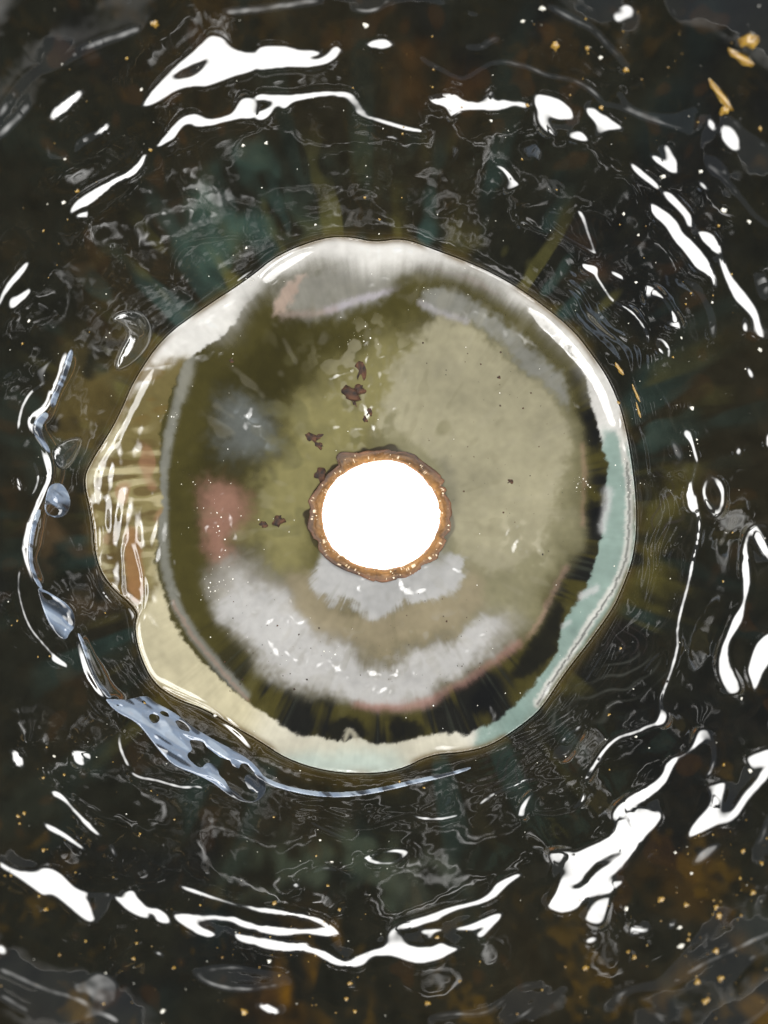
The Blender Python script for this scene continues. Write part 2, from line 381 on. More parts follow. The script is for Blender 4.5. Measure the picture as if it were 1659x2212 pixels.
# natural ripples of the thrown wall: mostly along the turning direction
rip = 0.60 * polar_noise(16, 26, 5) + 0.10 * polar_noise(36, 50, 6, .3) + .28 * noise(5, 7) + .03 * noise(2.0, 8)
wl = np.clip((RR - floor_r(TH) - 2) / 8, 0, 1)
edge = np.clip((HX - np.abs(X)) / 6, 0, 1) * np.clip((HY - np.abs(Y)) / 6, 0, 1)
p = rip * wl * edge * 1.0
pool_ripple = (.16 * noise(5.5, 20) + .075 * noise(2.2, 21) + .022 * noise(.8, 22) + .010 * noise(.4, 23)) * blur(pool_m, .6)
LAM = 1 / 14.0 ** 2
P = np.fft.rfft2(p)
smoothK = np.exp(-K2 * (.19 ** 2) / 2)
hard_wall = (wall_m > .5)
bm = bright > .5
dm = dim > .5
limit = np.clip((RR - floor_r(TH)) / 3, 0, 1)
HI = np.maximum(1.3, np.hypot(Bx, By) + .15)
for it in range(50):
    gx = Bx + np.fft.irfft2(1j * kx * P, s=(NY, NX))
    gy = By + np.fft.irfft2(1j * ky * P, s=(NY, NX))
    g_r = gx * ux + gy * uy
    g_t = -gx * uy + gy * ux
    # dark wall: steeper than the lamps' slope
    nr_ = np.where(hard_wall, np.clip(g_r, .90, HI), np.clip(g_r, -.14, .16))
    nt_ = np.where(hard_wall, np.clip(g_t, -.9, .9), np.clip(g_t, -.14, .14))
    # in the dim wrinkles
    ex = nr_ * ux - nt_ * uy; ey = nr_ * uy + nt_ * ux
    ex = np.where(dm, dgx, ex); ey = np.where(dm, dgy, ey)
    ex = np.where(soft_lip, sgx, ex); ey = np.where(soft_lip, sgy, ey)
    ex = np.where(bm, tgx, ex); ey = np.where(bm, tgy, ey)
    ov = 1.35 if it < 42 else 1.0
    qx = gx + ov * (ex - gx) - Bx; qy = gy + ov * (ey - gy) - By
    P = (-1j * kx * np.fft.rfft2(qx * edge) - 1j * ky * np.fft.rfft2(qy * edge)) / (K2 + LAM * .15 + 1e-9) * smoothK
p = np.fft.irfft2(P, s=(NY, NX))
gx = Bx + np.fft.irfft2(1j * kx * P, s=(NY, NX)); gy = By + np.fft.irfft2(1j * ky * P, s=(NY, NX))
err = np.hypot(gx - tgx, gy - tgy)
print("terraces facing the lamps: %.2f   drift %.2f mm" % ((err[bm] < .16).mean(), np.abs(blur(p, 6)).max()))
emb = blur(raster([F(q) for q in ("470,1280 620,1260 760,1420 960,1410 1090,1300 1080,1400 860,1530 620,1480", "470,870 570,850 600,960 480,990", "430,1060 520,1050 520,1230 440,1200",
    "700,1200 1010,1200 1000,1250 830,1340 700,1280", "640,760 880,700 880,960 700,960", "1080,1120 1200,1120 1180,1240 1090,1230")]), 1.2)
crk = noise(.7, 24) - .6 * np.abs(noise(1.3, 25)) + .5 * noise(.4, 26)
keep = np.clip(3.5 * blur(np.maximum(bright, .8 * dim), .55), 0, 1)
p = keep * p + (1 - keep) * blur(p, 1.15)
fold = blur(raster([F("195,1010 260,930 345,900 350,1240 300,1330 215,1240")]), 1.0) * pool_m
H_fold = .20 * (flow_noise(3.0, .8, 1.45, 38) + .5 * noise(1.2, 39)) * fold
H = Bz + p + H_fold + pool_ripple + .058 * crk * emb * pool_m
cordn = np.clip(noise(2.2, 36), -1.5, 1.5)
for line, w, h in cords:
    l = chaikin(to_world(line), False, 2)
    sl = box(l, 5 * w)
    d = seg_dist(X[sl], Y[sl], l)
    e_ = np.minimum(np.hypot(X[sl] - l[0, 0], Y[sl] - l[0, 1]), np.hypot(X[sl] - l[-1, 0], Y[sl] - l[-1, 1]))
    H[sl] += h * (.75 + .3 * cordn[sl]) * np.clip(e_ / 4, 0, 1) ** .7 * np.exp(-(d / (w * (1 + .25 * cordn[sl]))) ** 2)
H += .006 * noise(.5, 31) * wall_m
# fine concentric flow lines of the glaze just outside the pool, strongest on the right
dd = RR - floor_r(TH) + .5 * noise(3, 33)
side = np.clip(.55 + .6 * np.cos(TH + .35), .12, 1)
H += .022 * np.clip(.6 + .6 * noise(3.5, 37), 0, 1.4) * np.sin(2 * math.pi * dd / 1.45 + 1.6 * noise(2.5, 34)) * np.exp(-((dd - 5) / 4.5) ** 2) * wall_m * side
H += .012 * noise(1.4, 35) * np.exp(-((dd - 8) / 6) ** 2) * wall_m * side
HB = H - Bz

def cubic(f, x, y):
    u = np.clip((x + HX) / C, 1, NX - 3); v = np.clip((y + HY) / C, 1, NY - 3)
    i = u.astype(int); j = v.astype(int); a = u - i; b = v - j
    def w(t): return (-.5*t+t*t-.5*t**3, 1-2.5*t*t+1.5*t**3, .5*t+2*t*t-1.5*t**3, -.5*t*t+.5*t**3)
    wx, wy = w(a), w(b)
    r = 0
    for q in range(4):
        for s in range(4):
            wt = wy[q] * wx[s]
            v_ = f[j + q - 1, i + s - 1]
            r = r + (wt[..., None] * v_ if v_.ndim > wt.ndim else wt * v_)
    return r
def height(x, y):
    """inner surface height anywhere: traced relief near the picture, plain bowl beyond"""
    k = np.clip((HX - 1 - np.abs(x)) / 5, 0, 1) * np.clip((HY - 1 - np.abs(y)) / 5, 0, 1)
    return B_of(x, y) + k * cubic(HB, x, y)

print('t', round(time.time() - _t0, 1))
# ------------------------------------------------------------------ glaze colours (pigment and painted-in reflections, as sRGB)
def lin(c):
    c = np.asarray(c, float) / 255
    return np.where(c <= .04045, c / 12.92, ((c + .055) / 1.055) ** 2.4)
n1, n2, n3, n4 = noise(3.0, 41), noise(1.1, 42), noise(.45, 43), noise(9, 44)
wx_, wy_ = .3 * noise(.9, 45) + .9 * noise(3, 55), .3 * noise(.9, 46) + .9 * noise(3, 56)
fx_, fy_ = noise(.35, 47), noise(.35, 48)
def warp(m, a, b=0.0):
    dx = (a * wx_ + b * fx_) / C; dy = (a * wy_ + b * fy_) / C
    jj, ii = np.mgrid[0:NY, 0:NX]
    i = np.clip((ii + dx).round().astype(int), 0, NX - 1); j = np.clip((jj + dy).round().astype(int), 0, NY - 1)
    return m[j, i]
def paint(img, m, c, a=1.0):
    iy = np.flatnonzero(m.any(1)); ix = np.flatnonzero(m.any(0))
    if len(iy):
        w = (slice(iy[0], iy[-1] + 1), slice(ix[0], ix[-1] + 1))
        k = np.clip(m[w] * a, 0, 1)[..., None]
        img[w] += (lin(c) - img[w]) * k
    return img
rb_ = polar_noise(8, 420, 49) + .6 * polar_noise(8, 900, 50)
rbx_, rby_ = rb_ * ux, rb_ * uy
def soften(m, soft, wa, wb, rb=0.0):
    # blur and ragged-edge a mask inside its own window only
    iy = np.flatnonzero(m.any(1)); ix = np.flatnonzero(m.any(0))
    r = np.zeros_like(m)
    if not len(iy): return r
    mg = int((3 * soft + 3 * wa + 3 * wb + 3 * rb) / C) + 2
    a, b = max(0, iy[0] - mg), min(NY, iy[-1] + mg + 1); c, d = max(0, ix[0] - mg), min(NX, ix[-1] + mg + 1)
    w = m[a:b, c:d]
    if soft:
        h, k = w.shape
        q = (2 * math.pi * np.fft.rfftfreq(k, C)[None, :]) ** 2 + (2 * math.pi * np.fft.fftfreq(h, C)[:, None]) ** 2
        w = np.fft.irfft2(np.fft.rfft2(w) * np.exp(-q * soft * soft / 2), s=w.shape)
    jj, ii = np.mgrid[a:b, c:d]
    i = np.clip((ii - c + (wa * wx_[a:b, c:d] + wb * fx_[a:b, c:d] + rb * rbx_[a:b, c:d]) / C).round().astype(int), 0, d - c - 1)
    j = np.clip((jj - a + (wa * wy_[a:b, c:d] + wb * fy_[a:b, c:d] + rb * rby_[a:b, c:d]) / C).round().astype(int), 0, b - a - 1)
    r[a:b, c:d] = np.clip(w[j, i], 0, 1)
    return r
def area(s, soft=.4, wa=.5, wb=.3, rb=.05):
    m = raster([F(s) if isinstance(s, str) else s], 1)
    return soften(m, soft, wa, wb * .5, rb)
def stroke(s, w, soft=.3, wa=.3):
    m = line_mask([(F(s), w * 768 / 1659)])
    return soften(m, soft, wa * .6, .06, .06)
def sm(f, a, b):
    t = np.clip((f - a) / (b - a), 0, 1); return t * t * (3 - 2 * t)

# wall
W = np.zeros((NY, NX, 3)) + lin((39, 39, 31))
W = paint(W, sm(n4 + .5 * n1, .2, 1.6), (47, 43, 31), .8)
W = paint(W, sm(-n4 + .6 * n1, .3, 1.8), (30, 31, 30), .9)
st = polar_noise(5, 70, 51) + .5 * polar_noise(9, 160, 52)
near = np.clip(1 - (RR - floor_r(TH)) / 24, 0, 1)
W = paint(W, sm(st, .2, 1.4) * (.25 + .75 * near) * sm(n4 + n1, -1.2, .8), (50, 68, 63), .8)
st2 = polar_noise(6, 80, 53) + .4 * polar_noise(9, 190, 54)
W = paint(W, sm(st2, .5, 1.5) * near ** 1.2 * sm(n1, -.6, .8), (92, 87, 46), .8)
W = paint(W, sm(n2 + .8 * n1, 1.6, 2.4) * (1 - near), (84, 54, 24), .2)
for s, c, a in [("640,350 700,380 720,440 700,520 640,530 560,560 430,500 400,430 480,400", (66, 92, 84), .6),
                ("1300,1800 1500,1900", (60, 70, 66), 0),
                ("380,480 520,470 560,560 470,600 400,560", (78, 104, 92), .7),
                ("650,420 690,430 705,500 660,515", (112, 106, 52), .8), ("960,480 1030,500 1050,560 990,545", (112, 106, 52), .7),
                ("1400,1020 1460,1060 1440,1180 1400,1250 1360,1260 1385,1130", (108, 100, 46), .8),
                ("1360,1180 1440,1170 1430,1290 1340,1320", (98, 92, 46), .7),
                ("250,700 300,720 290,800 230,830 180,790", (128, 112, 60), .7),
                ("200,900 320,880 300,960 230,960", (120, 100, 62), .6),
                ("60,1130 200,1140 220,1240 120,1240", (92, 72, 52), .6),
                ("720,2080 780,2060 790,2212 690,2212", (150, 108, 20), .85), ("560,2120 620,2090 640,2212 540,2212", (140, 98, 18), .85),
                ("1490,2120 1560,2100 1659,2130 1659,2212 1480,2212", (112, 84, 30), .8),
                ("1200,560 1270,560 1290,620 1230,640", (92, 64, 42), .7),
                ("830,160 900,130 920,190 870,220", (100, 66, 26), .5), ("950,180 1010,190 1040,240 980,240", (96, 66, 28), .5),
                ("0,560 60,560 30,640 0,650", (84, 62, 30), .6),
                ("1380,1830 1480,1830 1560,1900 1500,1990 1400,1960", (90, 66, 26), .45),
                ("560,1840 700,1790 900,1800 900,1900 760,1960 520,1900", (78, 88, 72), .6),
                ("900,1800 1060,1850 1000,1900 880,1960 840,1900", (92, 98, 84), .6)]:
    if a: W = paint(W, area(s, 2.2, 2.2, .3) * sm(n1 + .7 * n2, -1.3, .9), c, a)
W = paint(W, area("150,740 270,690 330,740 280,840 255,900 190,1000 170,1040 120,960 130,850", 2, 1.2, .3) * sm(br_ := noise(1.8, 57) + .4 * noise(.8, 58), -1.2, .8), (112, 98, 56), .75)
W = paint(W, area("100,1090 180,1060 200,1130 210,1240 280,1320 250,1330 130,1230 90,1170", 2, 1.2, .3) * sm(-br_, -1.0, 1), (96, 78, 54), .75)
W = paint(W, stroke("330,1490 440,1550 540,1610 640,1660 740,1690 860,1690", 30, .9, .6), (84, 70, 26), .7)
# reflected swirl lines painted as agate-like threads round the pool, lower right
ag = area("1380,1000 1470,1080 1480,1300 1420,1500 1300,1600 1150,1680 900,1720 880,1680 1080,1640 1200,1540 1300,1420 1370,1300", 2.0, 1.0, .2)
ph_ = dd / 3.0 + .9 * noise(4.2, 91) + .25 * noise(1.6, 92)
W = paint(W, ag * sm(np.abs((ph_ % 1) - .5), .16, .02) * sm(noise(3, 93), .0, 1.0), (92, 94, 88), .5)
W = paint(W, ag * sm(np.abs(((ph_ * 1.7 + .3) % 1) - .5), .12, .0) * sm(noise(3, 94), -.2, 1), (72, 66, 66), .7)
am = sm(noise(3.5, 95) + .5 * noise(1.2, 96) + .45 * noise(.5, 97), .6, 2.6)
W = paint(W, am * sm(RR, 66, 88) * sm(-Y + .3 * X, 10, 60), (126, 96, 28), .32)
W = paint(W, am * sm(RR, 70, 92) * sm(Y, 10, 60), (98, 72, 30), .2)
tb_ = np.clip(1 - (RR - floor_r(TH)) / 20, 0, 1) * sm(Y, -10, 30)
W = paint(W, tb_ * sm(polar_noise(5, 120, 111) + .4 * noise(1.5, 112), .2, 1.3), (66, 92, 86), .7)
W = paint(W, tb_ * sm(polar_noise(5, 150, 113) + .3 * noise(1.5, 114), .8, 1.6), (116, 112, 62), .7)
W *= (1 + .08 * n2 + .05 * n3)[..., None].clip(.5, 1.6)

# pool
Q = np.zeros((NY, NX, 3)) + lin((84, 78, 38))
Qn = sm(n1, -1, 1.2)
disc = area(DISC, .8, .6, .1, .1)
inn = area(INN, .15, .35, .25, .07)
up = np.clip((Y - 20) / 18, 0, 1) * np.clip((X + 34) / 12, 0, 1)
inn = inn * (1 - up) + area(INN, 1.4, .7, .1, .12) * up        # soft feathered edge at the far side
out_d = seg_dist(X, Y, np.vstack([POOLW, POOLW[:1]]))
# dark ring between disc and lip
ringn = polar_noise(3, 110, 61) + .8 * polar_noise(3, 40, 62)
ring = np.zeros((NY, NX, 3)) + lin((78, 72, 32))
rside = sm(np.cos(TH + .75) + .25 * n4, -.25, .55)
ringn = ringn * .7 + .8 * noise(2.5, 63)
rfine = polar_noise(4, 420, 64)
ring = paint(ring, sm(ringn + .35 * rfine, -.7, .6) * rside, (27, 27, 25), .95)
ring = paint(ring, sm(rfine + .4 * ringn, .9, 2.0) * rside, (70, 74, 62), .5)
ring = paint(ring, sm(-ringn, .9, 2.2) * rside, (104, 98, 56), .5)
for s in ["1180,1290 1232,1300 1210,1400 1150,1480 1080,1490 1140,1400", "690,1560 760,1550 800,1600 740,1625 680,1600",
          "835,1545 900,1550 925,1600 860,1615 825,1580", "1240,880 1300,900 1305,960 1265,980", "1265,1075 1310,1085 1310,1125 1265,1120",
          "1000,1540 1050,1480 1080,1500 1050,1560"]:
    ring = paint(ring, area(s, .5, .6, .4), (22, 22, 20), .9)
# lip colours by direction, meniscus reflections painted in as cream and teal
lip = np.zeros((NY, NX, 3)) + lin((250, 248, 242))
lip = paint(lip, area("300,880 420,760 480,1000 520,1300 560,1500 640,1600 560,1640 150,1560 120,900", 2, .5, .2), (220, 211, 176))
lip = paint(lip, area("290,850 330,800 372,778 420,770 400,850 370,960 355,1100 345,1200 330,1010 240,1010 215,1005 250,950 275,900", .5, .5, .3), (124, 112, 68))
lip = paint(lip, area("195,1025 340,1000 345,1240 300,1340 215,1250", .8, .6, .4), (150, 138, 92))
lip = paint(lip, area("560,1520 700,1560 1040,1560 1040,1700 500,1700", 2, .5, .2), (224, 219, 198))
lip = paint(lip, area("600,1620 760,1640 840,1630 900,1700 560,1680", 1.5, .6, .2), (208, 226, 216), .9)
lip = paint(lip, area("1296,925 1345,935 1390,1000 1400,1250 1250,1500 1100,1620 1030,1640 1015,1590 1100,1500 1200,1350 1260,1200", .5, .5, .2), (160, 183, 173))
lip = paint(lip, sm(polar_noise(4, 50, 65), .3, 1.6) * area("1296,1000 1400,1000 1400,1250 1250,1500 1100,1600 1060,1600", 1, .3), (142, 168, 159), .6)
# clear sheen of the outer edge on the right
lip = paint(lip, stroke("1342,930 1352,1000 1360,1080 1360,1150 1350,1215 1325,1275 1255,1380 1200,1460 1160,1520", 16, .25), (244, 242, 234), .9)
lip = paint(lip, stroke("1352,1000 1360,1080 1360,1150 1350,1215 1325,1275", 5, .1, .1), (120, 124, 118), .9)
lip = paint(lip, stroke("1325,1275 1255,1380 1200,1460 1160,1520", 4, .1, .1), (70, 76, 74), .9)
# brown streaks of the left tongue
tong = area("190,960 350,900 350,1240 290,1330 190,1220", 1, .5, .4)
br = flow_noise(2.2, .45, .05, 66) + .5 * noise(1.0, 67)
lip = paint(lip, tong * sm(br, .2, 1.3), (104, 86, 48), .8)
lip = paint(lip, tong * sm(-br, .3, 1.2), (200, 188, 146), .8)
lip = paint(lip, tong * sm(noise(1.2, 68), 1.0, 1.8), (176, 128, 100), .5)
lip = paint(lip, area("270,790 350,780 400,800 350,900 290,920", .8, .8, .4) * sm(br + n2, -.6, 1), (124, 104, 56), .8)
lip = paint(lip, area("265,1160 285,1130 305,1160 312,1260 300,1310 275,1290", .3, .2, .1), (164, 122, 78), .9)
lip = paint(lip, stroke("232,1060 245,1120 240,1180 250,1240 280,1290", 14, .3), (98, 82, 44), .85)
lip = paint(lip, stroke("262,1120 255,1180 258,1250", 12, .3), (92, 78, 46), .8)
Q = lip * inn[..., None] * 0 + Q
Q = ring.copy()
# inner disc: glaze colours, milky and white-fringe reflections painted in
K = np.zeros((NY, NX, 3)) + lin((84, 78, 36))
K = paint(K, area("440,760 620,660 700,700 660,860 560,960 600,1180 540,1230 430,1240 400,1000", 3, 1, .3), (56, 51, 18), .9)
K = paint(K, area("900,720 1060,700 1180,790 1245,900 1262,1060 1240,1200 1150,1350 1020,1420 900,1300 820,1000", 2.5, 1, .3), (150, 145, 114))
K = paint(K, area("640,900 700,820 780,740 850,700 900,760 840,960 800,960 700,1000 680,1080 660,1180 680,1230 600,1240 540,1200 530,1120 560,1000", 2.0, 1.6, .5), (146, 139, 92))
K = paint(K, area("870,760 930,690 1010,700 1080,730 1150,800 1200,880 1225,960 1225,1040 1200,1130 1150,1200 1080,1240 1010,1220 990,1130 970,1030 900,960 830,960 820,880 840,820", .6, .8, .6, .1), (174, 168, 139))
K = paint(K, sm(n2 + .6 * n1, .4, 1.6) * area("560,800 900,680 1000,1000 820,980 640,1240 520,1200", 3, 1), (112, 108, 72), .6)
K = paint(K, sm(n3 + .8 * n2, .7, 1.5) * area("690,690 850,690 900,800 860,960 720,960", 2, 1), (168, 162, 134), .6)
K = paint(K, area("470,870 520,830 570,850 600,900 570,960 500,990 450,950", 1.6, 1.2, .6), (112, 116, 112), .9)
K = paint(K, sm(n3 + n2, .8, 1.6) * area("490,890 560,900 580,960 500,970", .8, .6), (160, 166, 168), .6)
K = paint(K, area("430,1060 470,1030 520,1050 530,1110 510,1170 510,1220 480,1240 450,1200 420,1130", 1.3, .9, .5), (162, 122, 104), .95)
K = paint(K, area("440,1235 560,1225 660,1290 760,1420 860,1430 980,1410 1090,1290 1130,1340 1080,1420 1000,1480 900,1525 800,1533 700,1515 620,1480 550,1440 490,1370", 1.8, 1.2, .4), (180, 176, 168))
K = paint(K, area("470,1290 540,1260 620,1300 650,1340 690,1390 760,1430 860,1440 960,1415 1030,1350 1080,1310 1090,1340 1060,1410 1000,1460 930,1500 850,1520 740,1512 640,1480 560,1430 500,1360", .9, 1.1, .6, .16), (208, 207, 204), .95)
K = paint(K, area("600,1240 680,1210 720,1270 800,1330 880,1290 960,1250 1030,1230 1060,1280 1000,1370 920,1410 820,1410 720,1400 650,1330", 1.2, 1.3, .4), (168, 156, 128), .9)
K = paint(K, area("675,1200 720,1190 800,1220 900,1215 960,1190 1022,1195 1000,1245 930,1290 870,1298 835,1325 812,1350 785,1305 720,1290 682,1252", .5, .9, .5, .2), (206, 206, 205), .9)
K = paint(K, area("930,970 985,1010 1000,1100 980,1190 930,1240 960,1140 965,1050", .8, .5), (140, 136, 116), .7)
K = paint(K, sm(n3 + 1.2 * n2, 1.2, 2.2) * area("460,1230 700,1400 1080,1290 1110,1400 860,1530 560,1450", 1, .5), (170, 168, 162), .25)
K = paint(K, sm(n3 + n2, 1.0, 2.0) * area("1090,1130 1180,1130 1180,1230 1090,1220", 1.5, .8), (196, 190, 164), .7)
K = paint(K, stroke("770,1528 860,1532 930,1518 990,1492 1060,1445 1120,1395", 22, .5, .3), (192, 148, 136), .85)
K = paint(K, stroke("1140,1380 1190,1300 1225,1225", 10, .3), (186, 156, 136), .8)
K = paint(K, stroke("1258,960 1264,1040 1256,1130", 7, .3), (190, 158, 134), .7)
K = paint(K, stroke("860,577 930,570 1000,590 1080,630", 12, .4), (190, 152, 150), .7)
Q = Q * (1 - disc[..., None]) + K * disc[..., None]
# top sheen patches
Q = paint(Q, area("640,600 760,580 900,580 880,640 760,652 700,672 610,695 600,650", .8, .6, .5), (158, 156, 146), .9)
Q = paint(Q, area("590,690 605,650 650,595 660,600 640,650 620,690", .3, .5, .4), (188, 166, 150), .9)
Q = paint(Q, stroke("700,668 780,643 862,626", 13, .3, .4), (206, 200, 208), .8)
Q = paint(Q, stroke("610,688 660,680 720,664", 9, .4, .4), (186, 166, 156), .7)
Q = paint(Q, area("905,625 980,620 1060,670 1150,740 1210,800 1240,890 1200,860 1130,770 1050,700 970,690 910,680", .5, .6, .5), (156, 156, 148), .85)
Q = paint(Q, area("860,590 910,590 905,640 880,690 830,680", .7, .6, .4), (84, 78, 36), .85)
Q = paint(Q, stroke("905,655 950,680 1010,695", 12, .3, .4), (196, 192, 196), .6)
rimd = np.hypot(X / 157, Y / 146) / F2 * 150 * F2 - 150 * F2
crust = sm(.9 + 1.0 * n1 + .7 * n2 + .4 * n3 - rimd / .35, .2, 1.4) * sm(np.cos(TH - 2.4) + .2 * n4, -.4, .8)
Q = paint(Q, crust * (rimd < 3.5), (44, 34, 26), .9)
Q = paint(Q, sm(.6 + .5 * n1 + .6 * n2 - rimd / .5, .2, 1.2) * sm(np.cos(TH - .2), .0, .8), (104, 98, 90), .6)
# grey ring line, left
Q = paint(Q, stroke("410,770 395,830 375,900 358,980 350,1070 350,1170 362,1260 400,1350 460,1430 530,1500", 20, .3, .15), (146, 146, 136), .85)
Q = paint(Q, area("380,760 425,770 410,850 380,880", .5, .4, .2), (150, 148, 134), .7)
Q = paint(Q, stroke("372,1300 410,1372 470,1442 535,1510", 6, .2), (178, 146, 128), .6)
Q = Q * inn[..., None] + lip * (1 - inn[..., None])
# torn opaque edges beside the teal lip
Q = paint(Q, stroke("1300,1145 1310,1110 1312,1060", 16, .35, .4), (226, 228, 226), .7)
Q = paint(Q, stroke("1258,1290 1290,1272", 12, .25, .6), (224, 226, 224), .8)
Q = paint(Q, stroke("1220,1350 1238,1340", 8, .2, .6), (214, 220, 216), .7)
Q = paint(Q, stroke("740,1600 752,1575 765,1600", 10, .2, .4), (200, 194, 172), .8)
# amber rim of the clear glaze edge
Q = paint(Q, np.exp(-(out_d / .75) ** 2) * sm(n1 + .5 * n2, -1.6, .4), (112, 90, 40), .85)
hair = polar_noise(14, 700, 69)
mar = polar_noise(18, 160, 101) + .8 * noise(.8, 102)
Q = paint(Q, disc * sm(mar, .9, 2.2) * sm(RR, 13, 18), (120, 114, 84), .18)
Q = paint(Q, disc * sm(-mar, 1.0, 2.3) * sm(RR, 13, 18), (176, 170, 148), .14)
Q *= (1 + .022 * np.clip(hair, -2, 2) * sm(RR, 26, 44))[..., None]
Q *= (1 + .05 * n1 + .03 * n2 + .03 * n3)[..., None].clip(.7, 1.3)
# the same amber fringe stains the wall just outside
W = paint(W, np.exp(-(out_d / 1.3) ** 2) * sm(n1 + n2, -1.5, .8), (88, 74, 34), .75)

print('t', round(time.time() - _t0, 1))
# glaze runs: bluish reflections painted as pale flow with dark threads
fa = flow_noise(4.0, .55, -.62, 71) + .6 * noise(1.6, 72)
fb = flow_noise(2.5, .3, -.62, 73) + .5 * noise(1.0, 74)
BL = np.zeros((NY, NX, 3)) + lin((132, 147, 168))
BL = paint(BL, sm(fa, -.1, 1.0), (36, 41, 46), .9)
BL = paint(BL, sm(fb, .5, 1.3), (176, 190, 206), .8)
BL = paint(BL, sm(-fb, 1.0, 1.5), (30, 32, 34), .8)
print('t', round(time.time() - _t0, 1))
# ------------------------------------------------------------------ materials
def mat_glaze(name, gain, rough, ior, bump=0.0, bscale=900.0):
    m = bpy.data.materials.new(name); m.use_nodes = True
    nt = m.node_tree; b = nt.nodes["Principled BSDF"]
    at = nt.nodes.new("ShaderNodeVertexColor"); at.layer_name = "glaze"
    tc = nt.nodes.new("ShaderNodeTexCoord")
    nz = nt.nodes.new("ShaderNodeTexNoise"); nz.inputs["Scale"].default_value = bscale; nz.inputs["Detail"].default_value = 4
    nt.links.new(tc.outputs["Object"], nz.inputs["Vector"])
    mr = nt.nodes.new("ShaderNodeMapRange"); mr.inputs[3].default_value = gain * .93; mr.inputs[4].default_value = gain * 1.07
    nt.links.new(nz.outputs[0], mr.inputs[0])
    mx = nt.nodes.new("ShaderNodeVectorMath"); mx.operation = 'SCALE'
    nt.links.new(at.outputs[0], mx.inputs[0]); nt.links.new(mr.outputs[0], mx.inputs[3])
    nt.links.new(mx.outputs[0], b.inputs["Base Color"])
    b.inputs["Roughness"].default_value = rough
    b.inputs["IOR"].default_value = ior
    if bump:
        bp = nt.nodes.new("ShaderNodeBump"); bp.inputs["Strength"].default_value = bump; bp.inputs["Distance"].default_value = .0002
        nt.links.new(nz.outputs[0], bp.inputs["Height"]); nt.links.new(bp.outputs[0], b.inputs["Normal"])
    return m
def mat_plain(name, c1, c2, scale, rough, ior=1.5, bump=0.0, dist=.0005):
    m = bpy.data.materials.new(name); m.use_nodes = True
    nt = m.node_tree; b = nt.nodes["Principled BSDF"]
    tc = nt.nodes.new("ShaderNodeTexCoord")
    nz = nt.nodes.new("ShaderNodeTexNoise"); nz.inputs["Scale"].default_value = scale; nz.inputs["Detail"].default_value = 5
    nt.links.new(tc.outputs["Object"], nz.inputs["Vector"])
    cr = nt.nodes.new("ShaderNodeValToRGB")
    cr.color_ramp.elements[0].position = .35; cr.color_ramp.elements[1].position = .65
    cr.color_ramp.elements[0].color = (*lin(c1), 1); cr.color_ramp.elements[1].color = (*lin(c2), 1)
    nt.links.new(nz.outputs[0], cr.inputs[0]); nt.links.new(cr.outputs[0], b.inputs["Base Color"])
    b.inputs["Roughness"].default_value = rough; b.inputs["IOR"].default_value = ior
    if bump:
        bp = nt.nodes.new("ShaderNodeBump"); bp.inputs["Strength"].default_value = bump; bp.inputs["Distance"].default_value = dist
        nt.links.new(nz.outputs[0], bp.inputs["Height"]); nt.links.new(bp.outputs[0], b.inputs["Normal"])
    return m
M_WALL = mat_glaze("dark_wall_glaze", .37, .03, 2.35)
M_POOL = mat_glaze("pooled_base_glaze", .35, .05, 1.8, .06, 900)
M_CLAY = mat_plain("fired_brown_clay", (96, 52, 16), (176, 116, 58), 420, .75, 1.5, .8)
M_CHIP = mat_plain("burnt_chip", (14, 12, 11), (66, 40, 22), 900, .8, 1.4, .8)
M_BLUE = mat_glaze("blue_reflection_glaze", .50, .05, 1.8)
M_RIM = mat_glaze("fired_brown_clay", .8, .6, 1.5, .8, 500)
M_WHITE = mat_plain("pale_glaze_bead", (170, 166, 152), (222, 220, 212), 600, .12, 1.6)
M_AMBER = mat_plain("amber_glaze_bead", (104, 76, 18), (150, 120, 46), 600, .08, 1.7)
M_GRIT = mat_plain("quartz_grit", (170, 150, 116), (226, 214, 190), 800, .4, 1.5)
M_BODY = mat_plain("dark_outer_glaze", (26, 24, 20), (38, 34, 26), 60, .25)
M_GLOW = bpy.data.materials.new("glowing_white_plane"); M_GLOW.use_nodes = True
_b = M_GLOW.node_tree.nodes["Principled BSDF"]
_b.inputs["Base Color"].default_value = (.9, .9, .9, 1)
_b.inputs["Emission Color"].default_value = (1, 1, 1, 1); _b.inputs["Emission Strength"].default_value = 2.2

# ------------------------------------------------------------------ mesh helpers
def link(name, me, mat, parent=None, smooth=True):
    o = bpy.data.objects.new(name, me); col.objects.link(o)
    if mat and not me.materials: me.materials.append(mat)
    if smooth: me.polygons.foreach_set("use_smooth", np.ones(len(me.polygons), bool))
    if parent: o.parent = parent
    return o
def quick_mesh(name, V, faces, colr=None):
    """V in mm, faces: (n,4) or (n,3) int array (fast) or list"""
    me = bpy.data.meshes.new(name)
    V = np.asarray(V, np.float32) / 1000
    f = np.asarray(faces, np.int32)
    me.vertices.add(len(V)); me.vertices.foreach_set("co", V.ravel())
    me.loops.add(f.size); me.loops.foreach_set("vertex_index", f.ravel())
    me.polygons.add(len(f)); me.polygons.foreach_set("loop_start", np.arange(0, f.size, f.shape[1], dtype=np.int32))
    me.update(calc_edges=True); me.validate()
    if colr is not None:
        ca = me.color_attributes.new("glaze", 'FLOAT_COLOR', 'POINT')
        ca.data.foreach_set("color", np.c_[np.clip(colr, 0, 1), np.ones(len(V))].astype(np.float32).ravel())
    return me
